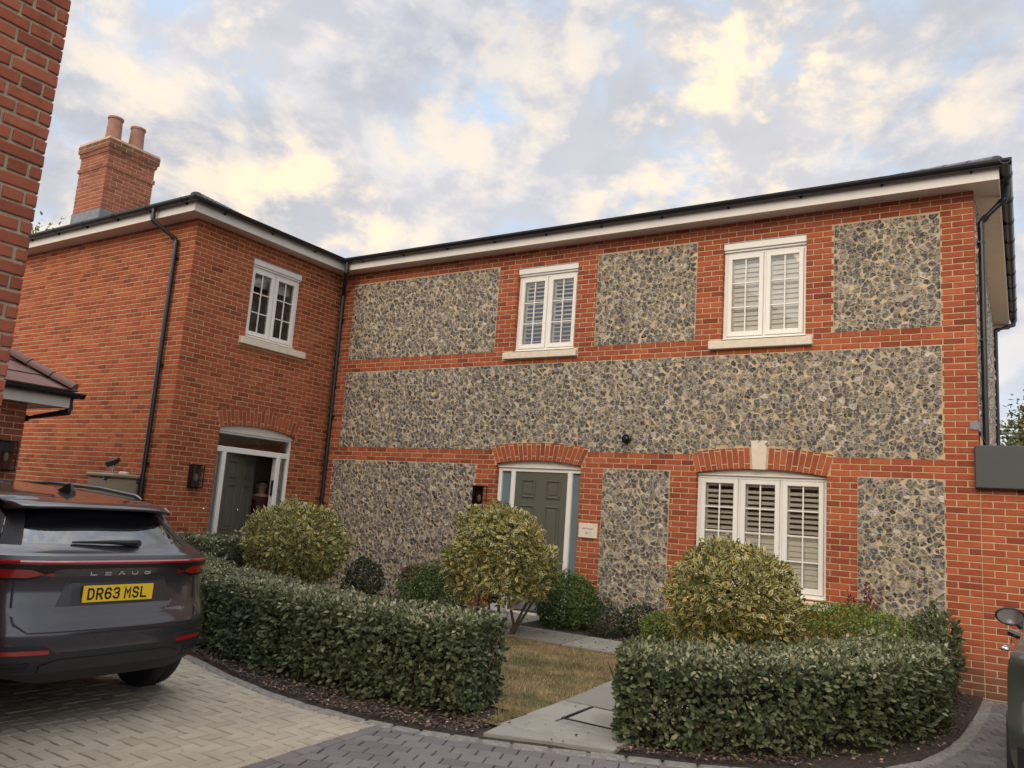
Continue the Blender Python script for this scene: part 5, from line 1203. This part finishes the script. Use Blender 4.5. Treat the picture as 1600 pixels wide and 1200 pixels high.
    for z, yb_ in zip(zz, G[0][:9*3+1, 1]):
        for k in range(NY+1):
            y = yb_*(2*k/NY-1); w_ = yb_; x = np.interp(z, *PX)-.05*(y/w_)**2-.30*abs(y/w_)**5 if k not in (0, NY) else G[0][list(zz).index(z), 0]; mb.v.append(L2((x, y, z)))
    for i in range(len(zz)-1):
        for k in range(NY): mb.f.append([n0+i*(NY+1)+k, n0+i*(NY+1)+k+1, n0+(i+1)*(NY+1)+k+1, n0+(i+1)*(NY+1)+k]); mb.m.append(0)
    # bottom and front
    bt = [L2((p[0], p[1], p[2])) for p in G[:, 0]]; bt2 = [(x, -y, z) for x, y, z in bt]; mb.add(bt+bt2, [(i, i+1, ns+i+1, ns+i) for i in range(ns-1)], 2)
    fr = [L2(tuple(p)) for p in G[-1]]; fr2 = [(x, -y, z) for x, y, z in fr]; mb.add(fr+fr2, [(j, j+1, nl+j+1, nl+j) for j in range(nl-1)], 2)
    body = mb.build('body', [paint, 'carglass', 'clad'], T, smooth=True, local=True)
    def strip(nm, y0, y1, lo, hi, off, mt, parent=T, nu=40, nv=5, inv=False, th=.012):
        q = MB(); vs = []
        for k in range(nu+1):
            y = y0+(y1-y0)*k/nu; a, b_ = (lo(y) if callable(lo) else lo), (hi(y) if callable(hi) else hi)
            for j in range(nv+1): z = a+(b_-a)*j/nv; vs.append(L2((Xr(y, z)+off, y, z)))
        m_ = nv+1; fs = [(k*m_+j, (k+1)*m_+j, (k+1)*m_+j+1, k*m_+j+1) for k in range(nu) for j in range(nv)]
        n1 = len(vs); ring_ = [k*m_ for k in range(nu+1)]+[nu*m_+j for j in range(1, m_)]+[k*m_+nv for k in range(nu-1, -1, -1)]+[j for j in range(nv-1, 0, -1)]
        vs += [(vs[i][0]-th, vs[i][1], vs[i][2]) for i in ring_]; R = len(ring_); fs += [(ring_[i], ring_[(i+1) % R], n1+(i+1) % R, n1+i) for i in range(R)]
        q.add(vs, fs); return q.build(nm, mt, parent, smooth=False, local=True)
    ab = abs
    W_ = lambda z: np.interp(z, *WZ)
    # rear screen with black surround
    scr = strip('rear_screen', -.70, .70, lambda y: 1.172+.012*(y/.7)**2, lambda y: 1.455 if ab(y) < .55 else 1.455-(ab(y)-.55)*1.75, .004, 'carglass', nv=10)
    for sg in (-1, 1):
        a, b_ = sorted((sg*.475, sg*.70)); strip('screen_surround', a, b_, lambda y: 1.178 if ab(y) > .60 else 1.178+(.60-ab(y))*2.2, lambda y: 1.450 if ab(y) < .55 else 1.450-(ab(y)-.55)*1.75, .009, 'black_matt', nv=8, nu=16)
    if suv:
        lampb = strip('tail_lamp_band', -.905, .905, lambda y: 1.035-.075*sst(.40, .62, ab(y)), lambda y: 1.118-.004*ab(y), .006, 'black', nu=70)
        strip('light_bar', -.80, .80, 1.066, 1.090, .012, 'redlamp', lampb, nu=60)
        for sg in (-1, 1):
            a, b_ = sorted((sg*.46, sg*.885)); strip('tail_lamp', a, b_, lambda y: .978+.03*sst(.62, .46, ab(y)), lambda y: .986+.045*sst(.46, .62, ab(y)), .013, 'redlamp', lampb)
            a, b_ = sorted((sg*.862, sg*.906)); strip('tail_lamp', a, b_, .985, 1.112, .014, 'redlamp', lampb, nu=8)
            a, b_ = sorted((sg*.80, sg*.858)); strip('tail_lamp', a, b_, 1.035, 1.10, .012, 'darklamp', lampb, nu=8)
        strip('bumper_valance', -.87, .87, lambda y: .365+.03*sst(.5, .87, ab(y)), lambda y: .505+.055*sst(.40, .50, ab(y))-0*y, .010, 'clad', nu=70, nv=8)
        strip('bumper_lip', -.50, .50, lambda y: .39, lambda y: .465-.03*sst(.38, .5, ab(y)), .026, 'clad', nv=4)
        strip('diffuser', -.70, .70, lambda y: .315+.05*sst(.45, .7, ab(y)), .40, .012, 'black_matt', nv=3)
        for sg in (-1, 1):
            a, b_ = sorted((sg*.46, sg*.74)); strip('reflector', a, b_, lambda y: .505+.0*y, lambda y: .532, .018, 'redlamp', nu=16, nv=2)
            a, b_ = sorted((sg*.56, sg*.87))
            for zq in (.41, .44): strip('air_slot', a, b_, zq, zq+.016, .016, 'black', nu=14, nv=1)
        # tailgate shut line
        strip('shut_line', -.66, .66, lambda y: .640-.004+.05*sst(.60, .66, ab(y)), lambda y: .640+.004+.06*sst(.60, .66, ab(y)), .0025, 'black_matt', nv=1, th=.004)
        for sg in (-1, 1):
            a, b_ = sorted((sg*.66, sg*.672)); strip('shut_line', a, b_, .69, .962, .0025, 'black_matt', nu=2, nv=8, th=.004)
        
        # plate recess as a trapezoid patch, its shade put into darker matt paint
        strip('plate_recess_shade', -.44, .44, .755, lambda y: .975-.20*sst(.34, .44, ab(y)), .003, MT['recess'], nv=6)
        for k, (ltr, yy) in enumerate(zip('LEXUS', (-.20, -.10, 0, .10, .20))):
            Bz = basis((Xr(yy, .995)*sx+.006, yy*sy, 1.004*sz), (0, 1, 0), (1, 0, 0)); q = MB(); glyph(q, ltr, basis((Bz(0, 0, 0)[0], yy, .987), (0, 1, 0), (1, 0, 0)), -.024, .048, .036, .0085); q.build('badge_letter', 'silver', T, local=True)
        Bz = basis((Xr(.46, .73)+.006, .46, .735), (0, 1, 0), (1, 0, 0)); text_mesh_local('NX450h+', .03, Bz, 'silver', 'badge_letter', T, width=.155)
    if not suv:
        for sg in (-1, 1): a, b_ = sorted((sg*.44, sg*.58)); strip('tail_lamp', a, b_, .80, .98, .012, 'redlamp', nu=8)
        strip('rear_bumper', -.88, .88, .40, .56, .02, 'clad', nu=50)
        strip('shut_line', -.64, .64, .60, .607, .0025, 'black_matt', nv=1, th=.004)
    if plate:
        q = MB(); xp = Xr(0, .865)*sx+.008; q.box((xp, -.26, .81), (xp+.008, .26, .921), bev=.002); pl_ = q.build('number_plate', 'plate', T, local=True)
        Bz = basis((xp+.0085, 0, .8655), (0, 1, 0), (1, 0, 0)); x_ = -.2385
        for ch_ in 'DR63 MSL':
            if ch_ == ' ': x_ += .033-.011; continue
            q = MB(); glyph(q, ch_, basis((xp+.0088, 0, .8255), (0, 1, 0), (1, 0, 0)), x_+.011, .05, .079, .0135); q.build('lettering', 'plateink', pl_, local=True); x_ += .061
    # spoiler
    q = MB(); vs = []; NU = 24
    for k in range(NU+1):
        y = -.60+1.20*k/NU; e = (ab(y)/.60)**4
        for (x, z) in ((1.50, 1.553-.02*e), (1.80, 1.525-.025*e), (2.02-.16*e, 1.492-.03*e), (2.03-.16*e, 1.478-.03*e), (1.98-.14*e, 1.462-.03*e), (1.78, 1.462-.03*e)): vs.append(L2((x, y, z)))
    q.add(vs, [(k*6+j, (k+1)*6+j, (k+1)*6+(j+1) % 6, k*6+(j+1) % 6) for k in range(NU) for j in range(6)]+[[0, 1, 2, 3, 4, 5], [NU*6+j for j in range(6)]]); q.build('spoiler', paint, T, local=True, smooth=True)
    # wiper
    q = MB(); wz = 1.205; wpt = lambda y, z, o: V(L2((Xr(y, z)+o, y, z)))
    q.tube([wpt(.16, 1.20, .03), wpt(.10, 1.205, .045), wpt(-.05, 1.21, .04), wpt(-.30, 1.205, .022)], [.024, .022, .014, .007], 10); q.tube([wpt(.17, 1.195, .0), wpt(.17, 1.20, .045)], .026, 14); q.build('rear_wiper', 'black', T, local=True)
    # roof rails, fin, mirrors, wheels
    if suv:
        for sg in (-1, 1):
            q = MB(); q.tube([V(L2(w_)) for w_ in ((1.45, sg*.60, 1.555), (1.35, sg*.61, 1.588), (.8, sg*.62, 1.635), (0, sg*.61, 1.655), (-.5, sg*.60, 1.63), (-.62, sg*.59, 1.59))], [.012, .017, .017, .017, .017, .012], 10); q.build('roof_rail', 'railgrey', T, local=True, smooth=True)
        q = MB(); q.prism([(1.30, 1.57), (1.50, 1.545), (1.49, 1.58), (1.46, 1.635), (1.43, 1.64)], -.018, .018, fn=lambda x, z, y: (x, y*(1.1-(z-1.56)*9) if z > 1.56 else y*1.6, ZM(z)+(.025 if z > 1.56 else 0))); q.build('roof_aerial', 'black', T, local=True)
    for sg in (-1, 1):
        q = MB(); q.tube([V(L2((-.62, sg*.86, 1.02))), V(L2((-.64, sg*.95, 1.05)))], .03, 8); c_ = V(L2((-.66, sg*1.0, 1.09)))
        if suv: q.box((c_.x-.07, c_.y-.11, c_.z-.07), (c_.x+.05, c_.y+.11, c_.z+.07), bev=.04)
        mr = q.build('wing_mirror', 'black' if not suv else paint, T, local=True, smooth=False)
        if suv: q = MB(); q.box((c_.x+.051, c_.y-.09, c_.z-.055), (c_.x+.054, c_.y+.09, c_.z+.055)); q.build('mirror_glass', 'chrome', mr, local=True)
    for x in ((1.46 if suv else 1.33), -1.33):
        for sg in (-1, 1):
            q = MB(); R = .365 if suv else .31; wx = x*sx; yo = sg*(.948*sy); yi = sg*(.948*sy-.235)
            prof = [(R*.66, yi), (R*.94, yi), (R*.995, yi+sg*.03), (R, yi+sg*.06), (R, yi+sg*.10), (R-.008, yi+sg*.105), (R, yi+sg*.11), (R, yi+sg*.17), (R*.985, yo-sg*.03), (R*.93, yo), (R*.68, yo-sg*.004), (R*.66, yo-sg*.02)]
            q.lathe(prof, (wx, 0, R), 'y', 40); wh = q.build('wheel', 'tyre', T, local=True, smooth=True)
            q = MB(); q.lathe([(R*.67, yo-sg*.14), (R*.67, yo-sg*.012), (R*.62, yo-sg*.012), (R*.60, yo-sg*.05), (R*.2, yo-sg*.07), (R*.14, yo-sg*.02), (.01, yo-sg*.02)], (wx, 0, R), 'y', 40)
            for k in range(10):
                a = 2*math.pi*k/10; c0, s0 = math.cos(a), math.sin(a); q.tube([V((wx+c0*R*.12, yo-sg*.03, R+s0*R*.12)), V((wx+c0*R*.62, yo-sg*.02, R+s0*R*.62))], [.03, .022], 6)
            q.build('rim', 'alloy', wh, local=True)
    return T
GLY = {'D': [[(0, 0), (0, 1), (.62, 1), (1, .78), (1, .22), (.62, 0), (0, 0)]], 'R': [[(0, 0), (0, 1), (.75, 1), (1, .86), (1, .62), (.75, .47), (0, .47)], [(.5, .47), (1, 0)]],
 '6': [[(1, .84), (.75, 1), (.25, 1), (0, .80), (0, .2), (.25, 0), (.75, 0), (1, .18), (1, .40), (.75, .56), (.25, .56), (0, .44)]], '3': [[(0, .84), (.25, 1), (.75, 1), (1, .84), (1, .66), (.72, .53), (.42, .53)], [(.72, .53), (1, .38), (1, .18), (.75, 0), (.25, 0), (0, .16)]],
 'M': [[(0, 0), (0, 1), (.5, .45), (1, 1), (1, 0)]], 'S': [[(1, .82), (.75, 1), (.25, 1), (0, .84), (0, .64), (.25, .53), (.75, .47), (1, .36), (1, .17), (.75, 0), (.25, 0), (0, .18)]], 'L': [[(0, 1), (0, 0), (1, 0)]],
 'E': [[(1, 1), (0, 1)], [(0, .5), (1, .5)], [(1, 0), (0, 0)]], 'X': [[(0, 1), (1, 0)], [(0, 0), (1, 1)]], 'U': [[(0, 1), (0, .2), (.2, 0), (.8, 0), (1, .2), (1, 1)]]}
def glyph(mb, ch, B, x, w_, h_, st_):
    k = 0
    for pl__ in GLY[ch]:
        pts = [V((x+st_/2+px_*(w_-st_), pz_*(h_-st_)+st_/2)) for px_, pz_ in pl__]; hw = st_/2; n = len(pts); ls, rs_ = [], []
        closed = (pts[0]-pts[-1]).length < 1e-6
        for i in range(n):
            a = pts[i-1] if i > 0 else (pts[-2] if closed else None); b_ = pts[i+1] if i < n-1 else (pts[1] if closed else None)
            d1 = (pts[i]-a).normalized() if a is not None else (b_-pts[i]).normalized(); d2 = (b_-pts[i]).normalized() if b_ is not None else d1
            nn = V((-(d1+d2).y, (d1+d2).x)).normalized(); c_ = max(.5, nn.dot(V((-d1.y, d1.x)))); e_ = V((0, 0))
            if a is None: e_ = -d2*hw*(0 if closed else 1)
            if b_ is None: e_ = d1*hw
            ls.append(pts[i]+nn*hw/c_+e_); rs_.append(pts[i]-nn*hw/c_+e_)
        vs = [B(p.x, .0004*k, p.y) for p in ls]+[B(p.x, .0004*k, p.y) for p in rs_]; mb.add(vs, [(i, i+1, n+i+1, n+i) for i in range(n-1)]); k += 1
def text_mesh_local(txt, size, B, mt, name, parent, width=None, bold=0, hgt=None):
    cu_ = bpy.data.curves.new(name, 'FONT'); cu_.body = txt; cu_.size = size; cu_.align_x = 'CENTER'; cu_.align_y = 'CENTER'; cu_.extrude = .001; cu_.offset = bold
    tmp = bpy.data.objects.new('tmp', cu_); sc.collection.objects.link(tmp); bpy.context.view_layer.update()
    me = bpy.data.meshes.new_from_object(tmp.evaluated_get(bpy.context.evaluated_depsgraph_get())); bpy.data.objects.remove(tmp)
    xs = [v.co.x for v in me.vertices]; ys_ = [v.co.y for v in me.vertices]; k = width/(max(xs)-min(xs)) if width else 1; kh = hgt/(max(ys_)-min(ys_)) if hgt else 1; xc = (max(xs)+min(xs))/2; yc_ = (max(ys_)+min(ys_))/2
    mb = MB(); mb.v = [B((v.co.x-xc)*k, v.co.z, (v.co.y-yc_)*kh) for v in me.vertices]; mb.f = [list(p.vertices) for p in me.polygons]; mb.m = [0]*len(mb.f)
    bpy.data.meshes.remove(me); return mb.build(name, mt, parent, local=True)
MT['recess'] = mat('recess_shade_paint', (.05, .05, .055), .42, .4, coat=.4)  # darker and duller than the body paint to stand for recess shade
car('parked_car', (3.03, -6.965, 0), 0, 'paint', 'dark grey SUV with yellow number plate seen from behind beside the long hedge')
c2 = car('parked_car', (11.345, -3.15, 0), math.radians(-90), 'paint2', 'grey-green small car cut off by the right edge with an oval mirror', sx=.78, sy=.86, sz=.91, plate=False, suv=False)
q = MB(); N = 28; vs = []
mc = V((-.60, -.805, 1.065))
for (rx, rz_, dx) in ((.02, .015, -.10), (.085, .055, -.075), (.108, .072, -.02), (.108, .072, .02), (.094, .060, .026), (.092, .058, .018)):
    for k in range(N): a = 2*math.pi*k/N; vs.append((mc.x+dx, mc.y+rx*math.cos(a), mc.z+rz_*math.sin(a)))
q.add(vs, [(i*N+k, i*N+(k+1) % N, (i+1)*N+(k+1) % N, (i+1)*N+k) for i in range(5) for k in range(N)]+[[k for k in range(N)][::-1]])
q.tube([mc+V((0, .06, -.05)), mc+V((0, .13, -.14)), mc+V((.0, .17, -.22))], [.03, .026, .03], 10)
om = q.build('oval_mirror', 'black', c2, local=True, smooth=True)
q = MB(); q.add([(mc.x+.0185, mc.y+.091*math.cos(2*math.pi*k/N), mc.z+.057*math.sin(2*math.pi*k/N)) for k in range(N)], [list(range(N))]); q.build('mirror_glass', 'chrome', om, local=True)
for (x, z) in ((.55, .93),):
    q = MB(); q.tube([V((x-.07, -.80, z)), V((x-.06, -.835, z)), V((x+.06, -.835, z)), V((x+.07, -.80, z))], .012, 8); q.build('door_handle', 'chrome', c2, local=True, smooth=True)
q = MB(); q.tube([V((.1, -.80, .905)), V((-.9, -.80, .90))], .008, 8); q.build('chrome_strip', 'chrome', c2, local=True)

# =================================================================== PERSON in the doorway
pr_ = thing('person', (-.55, -.86, z0d), 'person in glasses and dark red top looking out of the open front door', 'person')
px, py, fz = -.55, -.86, z0d
fd = V((.82, -.57, 0)).normalized(); rt_ = V((fd.y, -fd.x, 0))      # facing the camera
def W3(f, r_, z): return V((px, py, fz))+fd*f+rt_*r_+V((0, 0, z))
def skin(name, chain, edges, mt, parent, sub=2):
    me = bpy.data.meshes.new(name); o0 = org[parent.name]; me.from_pydata([tuple(W3(*c[:3])-o0) for c in chain], edges, []); me.materials.append(MT[mt]); o = link(name, me, parent)
    sk = o.modifiers.new('skin', 'SKIN'); 
    if not me.skin_vertices: 
        bm = bmesh.new(); bm.from_mesh(me); bm.verts.layers.skin.verify(); bm.to_mesh(me); bm.free()
    for i, c in enumerate(chain): me.skin_vertices[0].data[i].radius = (c[3], c[4] if len(c) > 4 else c[3]); me.skin_vertices[0].data[i].use_root = (i == 0)
    sb = o.modifiers.new('sub', 'SUBSURF'); sb.levels = sub; sb.render_levels = sub; sk.use_smooth_shade = True
    return o
bodych = [(0, 0, .92, .15, .12), (0, 0, 1.10, .135, .11), (0, 0, 1.28, .15, .12), (0, 0, 1.38, .12, .09), (0, 0, 1.45, .052), (.01, 0, 1.50, .058), (.02, 0, 1.57, .082, .085), (.015, 0, 1.65, .075, .085),
          (0, .17, 1.36, .058), (.03, .22, 1.10, .043), (.18, .20, .92, .032), (0, -.17, 1.36, .058), (.02, -.22, 1.10, .043), (.10, -.22, .88, .032),
          (0, .10, .84, .10), (.01, .11, .46, .062), (0, .11, .08, .042), (.13, .12, .03, .035), (0, -.10, .84, .10), (.01, -.11, .46, .062), (0, -.11, .08, .042), (.13, -.12, .03, .035)]
be = [(0, 1), (1, 2), (2, 3), (3, 4), (4, 5), (5, 6), (6, 7), (3, 8), (8, 9), (9, 10), (3, 11), (11, 12), (12, 13), (0, 14), (14, 15), (15, 16), (16, 17), (0, 18), (18, 19), (19, 20), (20, 21)]
bo = skin('body', bodych, be, 'skin', pr_)
skin('jumper', [(0, 0, .90, .165, .135), (0, 0, 1.10, .15, .125), (0, 0, 1.28, .165, .135), (0, 0, 1.385, .125, .10), (0, 0, 1.425, .075), (0, .175, 1.355, .072), (.03, .225, 1.10, .055), (.15, .205, .96, .045), (0, -.175, 1.355, .072), (.02, -.225, 1.10, .055), (.08, -.222, .93, .045)], [(0, 1), (1, 2), (2, 3), (3, 4), (3, 5), (5, 6), (6, 7), (3, 8), (8, 9), (9, 10)], 'top', pr_)
skin('trousers', [(0, 0, .93, .165, .135), (0, .10, .82, .112), (.01, .11, .46, .078), (0, .11, .10, .062), (0, -.10, .82, .112), (.01, -.11, .46, .078), (0, -.11, .10, .062)], [(0, 1), (1, 2), (2, 3), (0, 4), (4, 5), (5, 6)], 'trousers', pr_)
q = MB()
for k, sgn in enumerate((-1, 1)):
    wr_ = W3(.18, .20, .92) if sgn > 0 else W3(.10, -.22, .88)
    for j in range(5):
        a = (j-2)*.018; ln = (.055, .075, .08, .075, .06)[j]; b0 = wr_+fd*.03+rt_*a; q.tube([b0, b0+fd*ln*.5+V((0, 0, -.02)), b0+fd*ln*.75+V((0, 0, -.05))], [.010, .009, .007], 8)
q.build('fingers', 'skin', pr_, smooth=True)
hr = MB(); hc = W3(-.005, 0, 1.615)
for i in range(13):
    for j in range(24):
        pass
vs = []; NI, NJ = 12, 28
for i in range(NI+1):
    ph = math.pi*.60*i/NI
    for j in range(NJ):
        a = 2*math.pi*j/NJ; ff = math.cos(a); R = .098+.006*noise.noise(V((i*.8, j*.5, 0))); cut = min(1, (1.0 if ff < .3 else 1-.52*(ff-.3)/.7)); pe = ph*cut
        vs.append(hc+fd*(math.sin(pe)*math.cos(a)*R*1.08-.004)+rt_*(math.sin(pe)*math.sin(a)*R*.95)+V((0, 0, math.cos(pe)*R*1.12)))
hr.add(vs, [(i*NJ+j, i*NJ+(j+1) % NJ, (i+1)*NJ+(j+1) % NJ, (i+1)*NJ+j) for i in range(NI) for j in range(NJ)]); hr.build('hair', 'hair', pr_, smooth=True)
q = MB()
for sgn in (-1, 1):
    c_ = W3(.108, sgn*.034, 1.60); ring_ = [c_+rt_*(.026*math.cos(2*math.pi*k/16))+V((0, 0, .019*math.sin(2*math.pi*k/16))) for k in range(17)]; q.tube(ring_, .0035, 6); q.tube([c_+rt_*sgn*.026, W3(.01, sgn*.088, 1.60)], .003, 6)
q.tube([W3(.108, -.009, 1.602), W3(.108, .009, 1.602)], .003, 6); q.build('glasses', 'black', pr_)
q = MB(); q.tube([W3(.093, 0, 1.60), W3(.112, 0, 1.578), W3(.115, 0, 1.563), W3(.098, 0, 1.555)], [.008, .012, .015, .008], 10)
q.build('nose', 'skin', pr_, smooth=True)
for sgn in (-1, 1): q = MB(); q.tube([W3(.01, sgn*.080, 1.605), W3(0, sgn*.088, 1.585), W3(.01, sgn*.080, 1.56)], [.012, .016, .009], 8); q.build('ear', 'skin', pr_, smooth=True)
q = MB(); q.tube([W3(.096, -.024, 1.527), W3(.103, 0, 1.525), W3(.096, .024, 1.527)], [.003, .006, .003], 8); q.build('mouth', mat('lips', (.30, .10, .08), .5), pr_, smooth=True)
for sgn in (-1, 1): q = MB(); q.tube([W3(.088, sgn*.034, 1.600), W3(.0965, sgn*.034, 1.600)], [.009, .004], 10); q.build('eye', 'black_matt', pr_, smooth=True)
